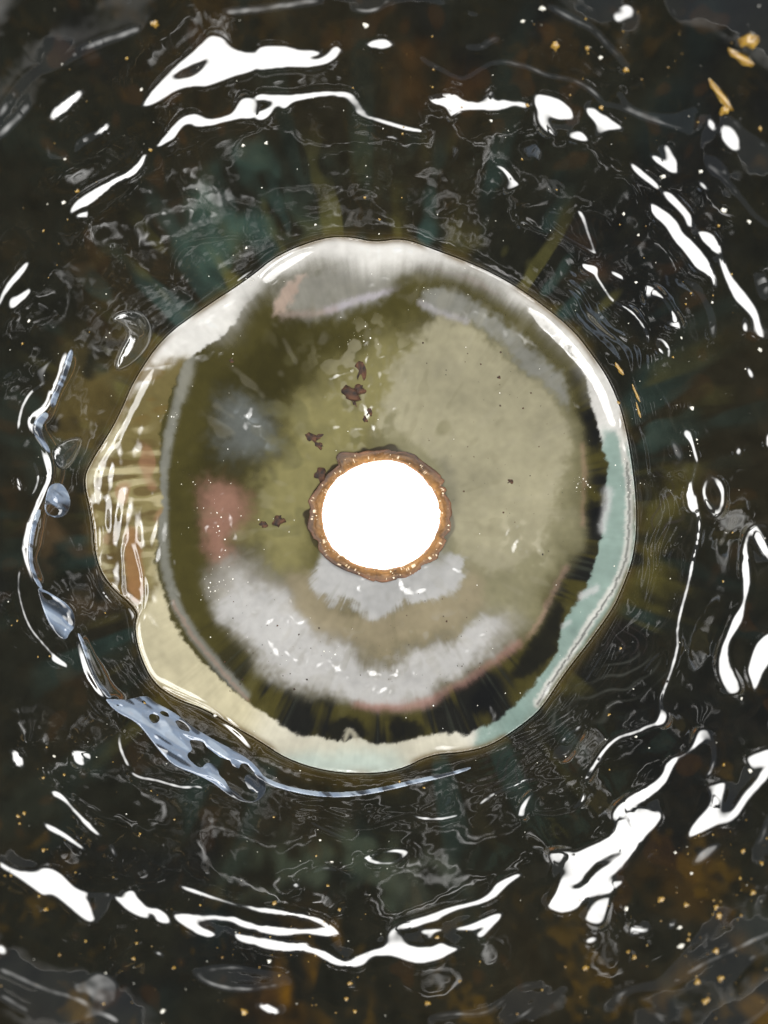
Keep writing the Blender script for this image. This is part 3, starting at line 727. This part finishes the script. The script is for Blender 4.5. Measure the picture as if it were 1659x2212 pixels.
def ring_faces(nr, nt, flip=False):
    i, j = np.meshgrid(np.arange(nr - 1), np.arange(nt), indexing='ij')
    a = i * nt + j; b = i * nt + (j + 1) % nt; c = (i + 1) * nt + (j + 1) % nt; d = (i + 1) * nt + j
    f = np.stack([a, d, c, b], -1).reshape(-1, 4)
    return f[:, ::-1] if flip else f

pot = bpy.data.objects.new("glazed_pot", None); col.objects.link(pot)
pot["label"] = "dark glossy glazed ceramic pot seen from inside with a pale pooled base and drain hole"
pot["category"] = "pot"

# ------------------------------------------------------------------ glowing plane added under the pot for the white in the hole
bm_ = bmesh.new(); bmesh.ops.create_grid(bm_, x_segments=1, y_segments=1, size=.6)
me = bpy.data.meshes.new("added_glow_plane"); bm_.to_mesh(me); bm_.free()
glow_plane = link("added_glow_plane", me, M_GLOW, None, False); glow_plane.location.z = -.0165
glow_plane["kind"] = "structure"; glow_plane["label"] = "added glowing white plane showing through the drain hole"

# ------------------------------------------------------------------ wall (inner glazed face, mouth and outer face)
NT = 2300
rr = np.r_[np.linspace(13.5, 40, 12)[:-1], np.arange(40, 113, .185), np.linspace(113, 128, 14)[1:]]
ths = np.linspace(0, 2 * math.pi, NT, endpoint=False)
Rg, Tg = np.meshgrid(rr, ths, indexing='ij')
xg, yg = Rg * np.cos(Tg), Rg * np.sin(Tg)
zg = height(xg, yg)
pm = cubic(blur(pool_m, .25), xg, yg) * (np.abs(xg) < HX - 1)
zg = zg - 1.2 * np.clip(pm, 0, 1)          # the floor lies a little below the pooled glaze
cg = cubic(W, xg, yg)
V = np.stack([xg, yg, zg], -1).reshape(-1, 3)
Fc = ring_faces(len(rr), NT, True)
me = quick_mesh("wall", V, Fc, cg.reshape(-1, 3))
wall = link("wall", me, M_WALL, pot)
# outer body: lip, outside and foot
NB = 200
prof = [(128, 0), (129.5, .8), (131, .6), (132.5, -1.5), (131, -8), (118, -22), (100, -42), (80, -63), (66, -78), (58, -84), (57, -91), (52, -91.5), (50, -88), (24, -87.5), (13.8, -87.5)]
tb = np.linspace(0, 2 * math.pi, NB, endpoint=False)
zr = height(128 * np.cos(tb), 128 * np.sin(tb))
zt = zr.mean()
Vb = []
for r, dz in prof:
    k = np.clip(1 + dz / 20, 0, 1)
    zz = np.where(True, zt + dz * (zt + 15.5) / 91.5, 0) + (zr - zt) * k
    Vb.append(np.stack([r * np.cos(tb), r * np.sin(tb), zz], -1))
me = quick_mesh("outer_body", np.concatenate(Vb), ring_faces(len(prof), NB, True))
body = link("outer_body", me, M_BODY, pot)

print('t', round(time.time() - _t0, 1))
# ------------------------------------------------------------------ pooled glaze and other glaze patches (grid patches with a rounded edge)
REL = -np.abs(flow_noise(2.5, .7, -.62, 75)) + .5 * noise(.9, 76) + .12 * noise(.4, 77)
def patch(name, polyw, lift, edge_w, mat, colr=None, hole=None, parent=pot, bulge=0.0, sub=1, relief=0.0, soft=False):
    """raised lens of glaze following the surface inside a world-space outline"""
    sl = box(polyw, .4)
    x0, y0 = X[sl], Y[sl]
    if sub > 1:
        xa = np.linspace(x0[0, 0], x0[0, -1], (x0.shape[1] - 1) * sub + 1); ya = np.linspace(y0[0, 0], y0[-1, 0], (y0.shape[0] - 1) * sub + 1)
        x0, y0 = np.meshgrid(xa, ya)
    ins = inside(x0, y0, polyw)
    d = seg_dist(x0, y0, np.vstack([polyw, polyw[:1]]))
    d = np.where(ins, d, 0)
    # pull the first outside vertices onto the outline
    near_ = np.zeros_like(ins)
    near_[1:, :] |= ins[:-1, :]; near_[:-1, :] |= ins[1:, :]; near_[:, 1:] |= ins[:, :-1]; near_[:, :-1] |= ins[:, 1:]
    near_[1:, 1:] |= ins[:-1, :-1]; near_[:-1, :-1] |= ins[1:, 1:]; near_[1:, :-1] |= ins[:-1, 1:]; near_[:-1, 1:] |= ins[1:, :-1]
    use = ins | near_
    xw, yw = x0.copy(), y0.copy()
    o = near_ & ~ins
    if o.any():
        px, py = x0[o], y0[o]; best = np.full(px.shape, 1e9); bx = px.copy(); by = py.copy()
        L = np.vstack([polyw, polyw[:1]])
        for i in range(len(L) - 1):
            ax, ay = L[i]; dx, dy = L[i + 1] - L[i]
            t = np.clip(((px - ax) * dx + (py - ay) * dy) / (dx * dx + dy * dy + 1e-12), 0, 1)
            qx, qy = ax + t * dx, ay + t * dy; q = (px - qx) ** 2 + (py - qy) ** 2
            k = q < best; best[k] = q[k]; bx[k] = qx[k]; by[k] = qy[k]
        xw[o] = bx; yw[o] = by
    if hole is not None:
        use &= ~hole(x0, y0)
    if soft: e_k = np.clip(d / edge_w, 0, 1); e_k = e_k * e_k * (3 - 2 * e_k)
    z = height(xw, yw) + lift * (e_k if soft else 1) * np.sqrt(np.clip(1 - (1 - np.clip(d / edge_w, 0, 1)) ** 2, 0, 1) + (1 if soft else 0) * (1 - np.clip(d / edge_w, 0, 1)) ** 2) + bulge * np.clip(d, 0, 6) / 6
    if relief: z += relief * np.clip(d / 1.2, 0, 1) * cubic(REL, xw, yw)
    z[o] -= .18 if soft else .45
    idx = -np.ones(use.shape, int); idx[use] = np.arange(use.sum())
    a, b, c, e = idx[:-1, :-1], idx[:-1, 1:], idx[1:, 1:], idx[1:, :-1]
    ok = (a >= 0) & (b >= 0) & (c >= 0) & (e >= 0)
    f = np.stack([a[ok], b[ok], c[ok], e[ok]], -1)
    V = np.stack([xw[use], yw[use], z[use]], -1)
    cc = cubic(colr, xw[use], yw[use]) if colr is not None else None
    return link(name, quick_mesh(name, V, f, cc), mat, parent)

# drain hole outlines (polar, mm)
hn = np.random.default_rng(77)
th_h = np.linspace(0, 2 * math.pi, 360, endpoint=False)
def wob(amps, seed):
    g = np.random.default_rng(seed); r = np.zeros_like(th_h)
    for k, a in amps: r += a * np.sin(k * th_h + g.uniform(0, 6.28))
    return r
def rag(a, n, seed):
    v = np.random.default_rng(seed).standard_normal(n) ; x_ = np.sort(np.random.default_rng(seed + 50).uniform(0, 2 * math.pi, n))
    return a * np.interp(th_h, np.r_[x_[-1] - 2 * math.pi, x_, x_[0] + 2 * math.pi], np.r_[v[-1], v, v[0]])
def ell(rx, ry): return 1 / np.sqrt((np.cos(th_h) / rx) ** 2 + (np.sin(th_h) / ry) ** 2)
r_out = ell(152 * F2, 142 * F2) + wob([(3, .15), (7, .14), (11, .10)], 1) + rag(.34, 60, 1) + rag(.30, 22, 2) + .9 * np.exp(-((th_h - 2.15) / .13) ** 2) + .35 * np.exp(-((th_h - 3.3) / .2) ** 2)
r_in = ell(127 * F2, 117 * F2) + wob([(5, .05)], 2) + rag(.07, 60, 3)
r_bot = ell(128 * F2, 118 * F2) * 1.02 + wob([(4, .05), (11, .05)], 3)
r_poolh = r_out - .25
def in_hole(x, y):
    return np.hypot(x, y) < np.interp(np.arctan2(y, x) % (2 * math.pi), np.r_[th_h, 2 * math.pi], np.r_[r_poolh, r_poolh[0]])
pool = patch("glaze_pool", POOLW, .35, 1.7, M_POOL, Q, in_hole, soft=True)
pool["label"] = "olive pooled glaze covering the base, milky reflections painted in"

# ------------------------------------------------------------------ clay rim of the drain hole
zs = float(height(np.array([14.0]), np.array([0.0]))[0]) + .35
NH = 720
tH = np.linspace(0, 2 * math.pi, NH, endpoint=False)
def rs(r): return np.interp(tH, np.r_[th_h, 2 * math.pi], np.r_[r, r[0]])
gr = np.random.default_rng(5)
def crumble(a, n=90, seed=0):
    g = np.random.default_rng(seed); v = g.standard_normal(n); v2 = g.standard_normal(n * 3)
    return a * (np.interp(tH, np.linspace(0, 2 * math.pi, n + 1), np.r_[v, v[0]]) + .5 * np.interp(tH, np.linspace(0, 2 * math.pi, 3 * n + 1), np.r_[v2, v2[0]]))
prof = [(rs(r_out) + .15, zs - .9 + 0 * tH), (rs(r_out) + .05, zs + .05 + crumble(.05, seed=1)),
        (rs(r_out) - .25, zs + .16 + crumble(.08, 40, seed=2))]
for k in range(1, 8):
    t = k / 8
    r = (rs(r_out) - .25) * (1 - t) + (rs(r_in)) * t
    prof.append((r + crumble(.05, seed=10 + k), zs + .16 - 1.6 * t ** 1.6 + crumble(.09, 34, seed=20 + k // 2) + crumble(.05, 120, seed=20 + k)))
prof += [(rs(r_in) + crumble(.04, seed=40), zs - 2.2 + 0 * tH), (rs(r_in) + .15, zs - 5 + 0 * tH), (rs(r_bot) + .5, -14.5 + 0 * tH), (rs(r_bot) + 3, -15.2 + 0 * tH)]
V = np.concatenate([np.stack([r * np.cos(tH), r * np.sin(tH), z], -1) for r, z in prof])
grn = np.random.default_rng(8)
tone = [(34, 20, 12), (40, 22, 12), (62, 34, 14)] + [tuple(np.array((76, 50, 22)) * (1 - k / 7) + np.array((146, 108, 60)) * k / 7) for k in range(7)] + [(190, 138, 84), (200, 150, 100), (200, 160, 120), (200, 160, 120)]
colr_ = []
for k, t_ in enumerate(tone):
    v_ = crumble(.16, 60, seed=60 + k) + crumble(.16, 24, seed=90) + crumble(.12, 200, seed=150 + k)
    v_ = v_ + crumble(.42, 14, seed=91) * (k < 9)
    dk_ = np.clip(.5 + crumble(.5, 18, seed=92) + .5 * np.cos(tH - 2.3), 0, 1) * max(0, 1 - k / 5)
    v_ = v_ - .75 * dk_
    c_ = lin(t_ if k > 2 else (84, 52, 26))[None, :] * (1 + v_[:, None]).clip(.12, 1.8)
    pale = (crumble(1, 130, seed=120 + k // 2) > 1.7)[:, None] * (2 < k < 10)
    colr_.append(c_ * (1 - pale) + pale * lin((216, 196, 166)))
rim = link("drain_rim", quick_mesh("drain_rim", V, ring_faces(len(prof), NH), np.concatenate(colr_)), M_RIM, pot)
rim["label"] = "crumbly brown bare clay rim round the drain hole"

print('t', round(time.time() - _t0, 1))
# ------------------------------------------------------------------ small lumps: one low mesh per kind, shared
def lump_mesh(name, seed, flat=.55, rough=.25, sub=2):
    b = bmesh.new(); bmesh.ops.create_icosphere(b, subdivisions=sub, radius=.001)
    g = random.Random(seed)
    ph = [(g.uniform(1, 4), g.uniform(0, 6), g.uniform(1, 4), g.uniform(0, 6)) for _ in range(3)]
    for v in b.verts:
        n = v.co.normalized()
        k = 1 + rough * sum(math.sin(a * 2 * n.x + p_) * math.cos(c * 2 * n.y + q_) for a, p_, c, q_ in ph) / 2
        v.co = n * .001 * k; v.co.z *= flat
    me = bpy.data.meshes.new(name); b.to_mesh(me); b.free()
    return me
def surf(px):
    w = to_world(np.array([px], float))
    # settle on the true height so that the piece really sits on the surface
    for _ in range(6):
        z = height(w[:, 0], w[:, 1]); k = S * (D - z) / D
        w = np.stack([(np.array([px[0]]) - 384) * k + CX, -(np.array([px[1]]) - 512) * k + CY], 1)
    x, y = w[0]; e = .3
    z = float(height(np.array([x]), np.array([y]))[0])
    zx = float(height(np.array([x + e]), np.array([y]))[0] - height(np.array([x - e]), np.array([y]))[0]) / (2 * e)
    zy = float(height(np.array([x]), np.array([y + e]))[0] - height(np.array([x]), np.array([y - e]))[0]) / (2 * e)
    return x, y, z, zx, zy
from mathutils import Vector
bead_me = [lump_mesh("glaze_bead", s, .75, .5) for s in range(3)]
for m_ in bead_me: m_.materials.append(M_WHITE)
amb_me = [m_.copy() for m_ in bead_me]
for m_ in amb_me: m_.materials.clear(); m_.materials.append(M_AMBER)
chip_me = [lump_mesh("glaze_chip", 10 + s, .35, .7) for s in range(4)]
for m_ in chip_me: m_.materials.append(M_CHIP)
def put(name, me, px, rx, ry=None, rot=0, lift=0.0, parent=pot):
    x, y, z, zx, zy = surf(px)
    n = Vector((-zx, -zy, 1)).normalized()
    o = bpy.data.objects.new(name, me); col.objects.link(o); o.parent = parent
    q = Vector((0, 0, 1)).rotation_difference(n)
    o.rotation_mode = 'QUATERNION'
    from mathutils import Quaternion
    o.rotation_quaternion = q @ Quaternion((0, 0, 1), rot)
    o.location = (x / 1000, y / 1000, (z + lift) / 1000)
    o.scale = (rx, ry or rx, min(rx, ry or rx))
    if not me.polygons[0].use_smooth: me.polygons.foreach_set("use_smooth", np.ones(len(me.polygons), bool))
    return o
k_ = 256 / 1659
whites = [(1,0,710,160,30),(2,0,980,1140,28),(2,0,1225,1108,22),(2,0,1375,1360,26),(2,0,1540,1435,22),(2,0,725,1385,15),(2,0,70,135,20),(2,0,200,50,24),(2,0,575,370,20),(2,0,820,1522,12),
 (2,1,805,170,16),(2,1,1300,300,13),(2,1,1365,305,14),(2,1,1610,605,20),(2,1,1390,663,13),(2,1,1100,530,10),(2,1,870,420,13),(2,1,1170,985,18),(2,1,1215,1070,11),(2,1,1200,1190,11),(2,1,1245,1350,12),
 (2,2,805,1458,12),(2,2,930,1470,14),(2,2,890,1530,10),(2,2,1175,1160,12),(2,2,1490,1210,14),(2,2,1480,895,9),
 (0,2,350,1585,15),(0,3,955,395,12),(0,3,1055,1580,24),(0,3,725,440,10),(1,3,415,470,12),(1,3,160,705,13),(1,3,490,610,11),(1,3,85,1255,20),
 (2,3,745,915,25),(2,3,1090,1035,18),(2,3,1095,1160,25),(2,3,1060,550,16),(2,3,1165,685,14),(2,3,1545,20,22),
 (0,0,915,578,16),(0,0,1575,940,16),(0,0,410,1310,20),(0,0,35,1265,14),(0,0,420,1030,12),(0,0,1470,1540,12),(0,0,1595,1605,14),(0,1,185,420,16),(1,0,65,925,18),(1,0,1090,1110,12),(1,0,1525,780,14),(1,0,505,1412,9),(1,0,385,1455,10),(1,0,205,1330,8),(0,2,1395,1320,14),(0,2,910,1335,14)]
ambers = [(2,0,740,450,24),(2,0,580,695,26),(2,0,280,290,36),(2,0,490,310,20),(2,0,290,1228,10),(2,0,65,1030,10),(2,0,1610,830,20),(2,0,700,1455,10),(2,0,100,680,18),
 (0,0,1000,150,34),(0,0,975,970,16),(0,0,280,1495,12),(0,0,500,1235,22),(1,0,950,865,14),(1,0,705,1278,12),(1,0,800,1420,14),(1,0,945,1280,9),
 (2,1,1305,255,11),(2,1,1045,655,12),(2,1,690,950,14),
 (0,2,245,940,9),(0,2,320,935,11),(0,2,110,705,11),(0,2,75,735,9),(0,2,300,1525,11),(0,2,935,1240,18),(0,2,680,655,8),(2,2,630,1315,14),(2,2,705,885,14),(2,2,1370,450,12),(2,2,1430,135,10),(2,2,1375,1640,14),
 (0,3,115,315,20),(0,3,155,295,18),(0,3,295,920,24),(0,3,280,535,18),(0,3,865,1238,17),(0,3,1125,1298,17),(0,3,1580,1585,32),(0,3,280,65,14),(0,3,415,45,12),(0,3,900,440,10),(0,3,1130,335,10),(0,3,670,1530,16),(0,3,980,150,11),
 (1,3,465,765,18),(1,3,540,920,16),(1,3,115,320,10),(1,3,390,570,11),(1,3,1110,1530,22),(1,3,1320,1385,16),(1,3,610,1400,20),(1,3,585,1500,22),(1,3,640,1580,20),(1,3,1175,1100,18),(1,3,930,90,12),(1,3,1090,130,12),(1,3,120,880,20),
 (2,3,1345,960,26),(2,3,1325,905,24),(2,3,1130,890,22),(2,3,970,855,30),(2,3,795,1230,24),(2,3,755,1195,18),(2,3,1325,1190,26),(2,3,1565,810,22),(2,3,1620,620,20),(2,3,1500,540,18),(2,3,1205,1390,24),(2,3,1355,1370,24),(2,3,1260,1515,34),(2,3,480,1300,24),(2,3,1145,1115,16)]
R_ = random.Random(3)
whites = [w_ for i_, w_ in enumerate(whites) if w_[4] > 14 or i_ % 2]
for lst, mes in ((whites, bead_me), (ambers, amb_me)):
    for a, b, u, v, r in lst:
        put("glaze_bead", mes[R_.randrange(3)], (a * 256 + u * k_, b * 256 + v * k_), r * k_ * S * R_.uniform(.6, .9), r * k_ * S * R_.uniform(.5, .85), rot=R_.uniform(0, 6), lift=-r * k_ * S * .25)
# longer amber flakes
for a, b, u, v, rx, ry, rot in [(2,0,1535,262,58,44,.2),(2,0,1485,372,84,28,-.55),(2,0,1350,610,110,24,-1.0),(2,0,1375,715,40,24,.8),(2,1,697,732,46,14,-.95),(2,1,805,890,60,9,-1.15),(2,1,820,1000,50,8,-1.3)]:
    put("glaze_flake", amb_me[0], (a * 256 + u * k_, b * 256 + v * k_), rx * k_ * S, ry * k_ * S, rot)
# burnt chips in the pool
for u, v, rx, ry, rot, i in [(781,800,11,21,0,0),(775,842,16,13,.4,1),(757,850,20,15,-.3,2),(766,872,4,14,.5,3),(798,890,6,9,0,0),(789,905,5,8,.3,1),
                             (672,945,9,15,.8,2),(686,944,15,6,.2,3),(690,962,10,7,-.6,1),(602,1124,13,12,.7,1),(569,1133,9,8,0,2),(692,1026,14,16,.5,3),(1102,1040,7,5,0,0),(500,780,5,5,0,2),(1078,815,4,4,0,1)]:
    put("glaze_chip", chip_me[i], (u * 768 / 1659, v * 768 / 1659), rx * F2, ry * F2, rot, .30)
# quartz grit in the clay rim, one joined part
g_ = np.random.default_rng(9)
def scatter(name, mat, items):
    """items: list of (x, y, z, r) mm, small rough octahedral grains joined into one part"""
    base = np.array([[1,0,0],[0,1,0],[-1,0,0],[0,-1,0],[0,0,1],[0,0,-1]], float)
    tri = np.array([[0,1,4],[1,2,4],[2,3,4],[3,0,4],[1,0,5],[2,1,5],[3,2,5],[0,3,5]])
    V = []; Fs = []
    for k, (x, y, z, r) in enumerate(items):
        a = g_.uniform(0, 6.28); c, s = math.cos(a), math.sin(a)
        q = base * g_.uniform(.6, 1.2, (6, 1)); q = np.c_[q[:, 0] * c - q[:, 1] * s, q[:, 0] * s + q[:, 1] * c, q[:, 2] * .8]
        V.append(q * r + (x, y, z)); Fs.append(tri + 6 * k)
    o = link(name, quick_mesh(name, np.concatenate(V), np.concatenate(Fs)), mat, pot); o["kind"] = "stuff"
    return o
it = []
for _ in range(60):
    a = g_.uniform(0, 6.28); t = g_.uniform(0, 1)
    ro = np.interp(a, th_h, r_out) - .2; ri = np.interp(a, th_h, r_in)
    it.append(((ro * (1 - t) + ri * t) * math.cos(a), (ro * (1 - t) + ri * t) * math.sin(a), zs + .2 - 1.6 * t ** 1.6, g_.choice([.09, .13, .2, .28], p=[.4, .3, .2, .1])))
scatter("quartz_grit", M_GRIT, it)
# tiny seeds in the glaze: pale in the pool and on the wall, bubble clusters
it = []
def at_px(x, y):
    z = 0
    w = to_world(np.array([[x, y]], float))[0]
    return w[0], w[1], float(height(w[:1], w[1:])[0])
for _ in range(260):
    x, y = g_.uniform(0, 768), g_.uniform(0, 1024)
    if math.hypot(x - AX, y - AY) < 78: continue
    a, b, z = at_px(x, y)
    pl = inside(np.array([a]), np.array([b]), POOLW)[0]
    it.append((a, b, z + (.34 if pl else 0), abs(g_.normal(.05, .05)) + .05))
for u, v, n, sp in [(465,1265,34,16),(480,1240,10,18),(720,1415,26,12),(1250,1040,30,14),(780,720,40,26),(365,895,14,12),(1355,1055,20,12),(430,1070,30,40),(470,1140,30,34),(915,640,18,14),(545,600,10,10),(1335,1010,8,8),(500,785,10,14),(1485,970,16,12)]:
    for _ in range(n):
        x, y = (u + g_.normal(0, sp)) * 768 / 1659, (v + g_.normal(0, sp)) * 768 / 1659
        a, b, z = at_px(x, y); pl = inside(np.array([a]), np.array([b]), POOLW)[0]
        it.append((a, b, z + (.30 if pl else -.05), g_.choice([.07, .11, .16, .24], p=[.4, .3, .2, .1])))
scatter("glaze_seeds", M_WHITE, it)
it = []
for u0, v0, n_, su, sv in [(120,1850,26,110,110),(330,2060,22,160,70),(640,2080,30,120,70),(1480,1880,40,110,80),(1560,2060,34,80,80),(1180,2120,16,160,60),(1480,140,22,130,90),(900,180,14,200,80),(120,420,16,90,160),(1500,560,12,100,120)]:
    for _ in range(n_):
        x, y = (u0 + g_.normal(0, su)) * 768 / 1659, (v0 + g_.normal(0, sv)) * 768 / 1659
        a, b, z = at_px(x, y)
        if inside(np.array([a]), np.array([b]), POOLW)[0]: continue
        it.append((a, b, z - .03, g_.choice([.10, .16, .24, .34], p=[.4, .3, .2, .1])))
scatter("amber_specks", M_AMBER, it)
it = []
for _ in range(170):
    t = g_.uniform(0, 1)
    u, v = (g_.uniform(480, 1080), g_.uniform(1280, 1500)) if t < .6 else (g_.uniform(900, 1220), g_.uniform(740, 1200))
    a, b, z = at_px(u * 768 / 1659, v * 768 / 1659)
    it.append((a, b, z + .34, g_.choice([.10, .16, .26], p=[.6, .3, .1])))
scatter("pinholes", M_CHIP, it)

print('t', round(time.time() - _t0, 1))
# ------------------------------------------------------------------ glaze runs round the pool's left and lower edge, bluish reflections painted in
runs = [T(*a) for a in [
 (0,2,"670,1205 740,1210 830,1215 900,1195 960,1190 1000,1230 1080,1270 1150,1310 1250,1390 1400,1480 1500,1530 1600,1590 1659,1640 1720,1720 1730,1820 1659,1885 1560,1879 1470,1829 1380,1749 1250,1690 1130,1650 1050,1570 980,1480 920,1400 860,1345 760,1300"),
 (0,2,"240,480 300,505 370,545 440,590 490,650 495,740 450,790 440,825 390,820 320,730 275,610"),
 (0,1,"345,1280 380,1220 470,1180 530,1170 540,1210 500,1310 440,1390 380,1380"),
 (0,1,"720,420 770,370 870,350 940,370 990,460 985,550 920,650 830,720 760,750 750,700 790,600 840,520 800,450"),
]]
runs[2:2] = [T(*a) for a in [
 (0,1,"430,650 470,590 480,640 455,740 420,830 385,910 360,990 325,975 345,890 390,800"),
 (0,1,"205,1120 240,1055 300,1005 330,1035 275,1100 292,1180 345,1280 310,1275 245,1190"),
 (0,1,"325,1480 400,1465 450,1540 462,1620 425,1690 345,1700 285,1660 300,1560"),
 (0,1,"235,1640 280,1640 225,1800 215,1980 245,2070 290,2160 255,2150 205,2060 185,1930 195,1790"),
 (0,2,"500,775 530,790 575,880 605,980 650,1090 740,1205 690,1205 625,1110 580,1000 540,880"),
]]
nb_ = 7
for i_, rn in enumerate(runs):
    if i_ < nb_: patch("glaze_run", chaikin(to_world(rn), True, 2), .5, 1.8, M_BLUE, BL, sub=2, relief=.36)
    else: patch("glaze_drop", chaikin(to_world(rn), True, 2), 1.9, 3.2, M_WALL, W * .6 + lin((60, 70, 76)) * .4, sub=3, relief=.12)
patch("glaze_run", chaikin(to_world(T(1,3,"-10,10 100,80 250,128 450,155 650,150 850,115 1050,65 1250,25 1390,-15 1395,5 1250,55 1050,98 850,148 650,185 450,190 250,160 80,110 -10,50")), True, 1), .25, .7, M_BLUE, BL, sub=2)

print('t', round(time.time() - _t0, 1))
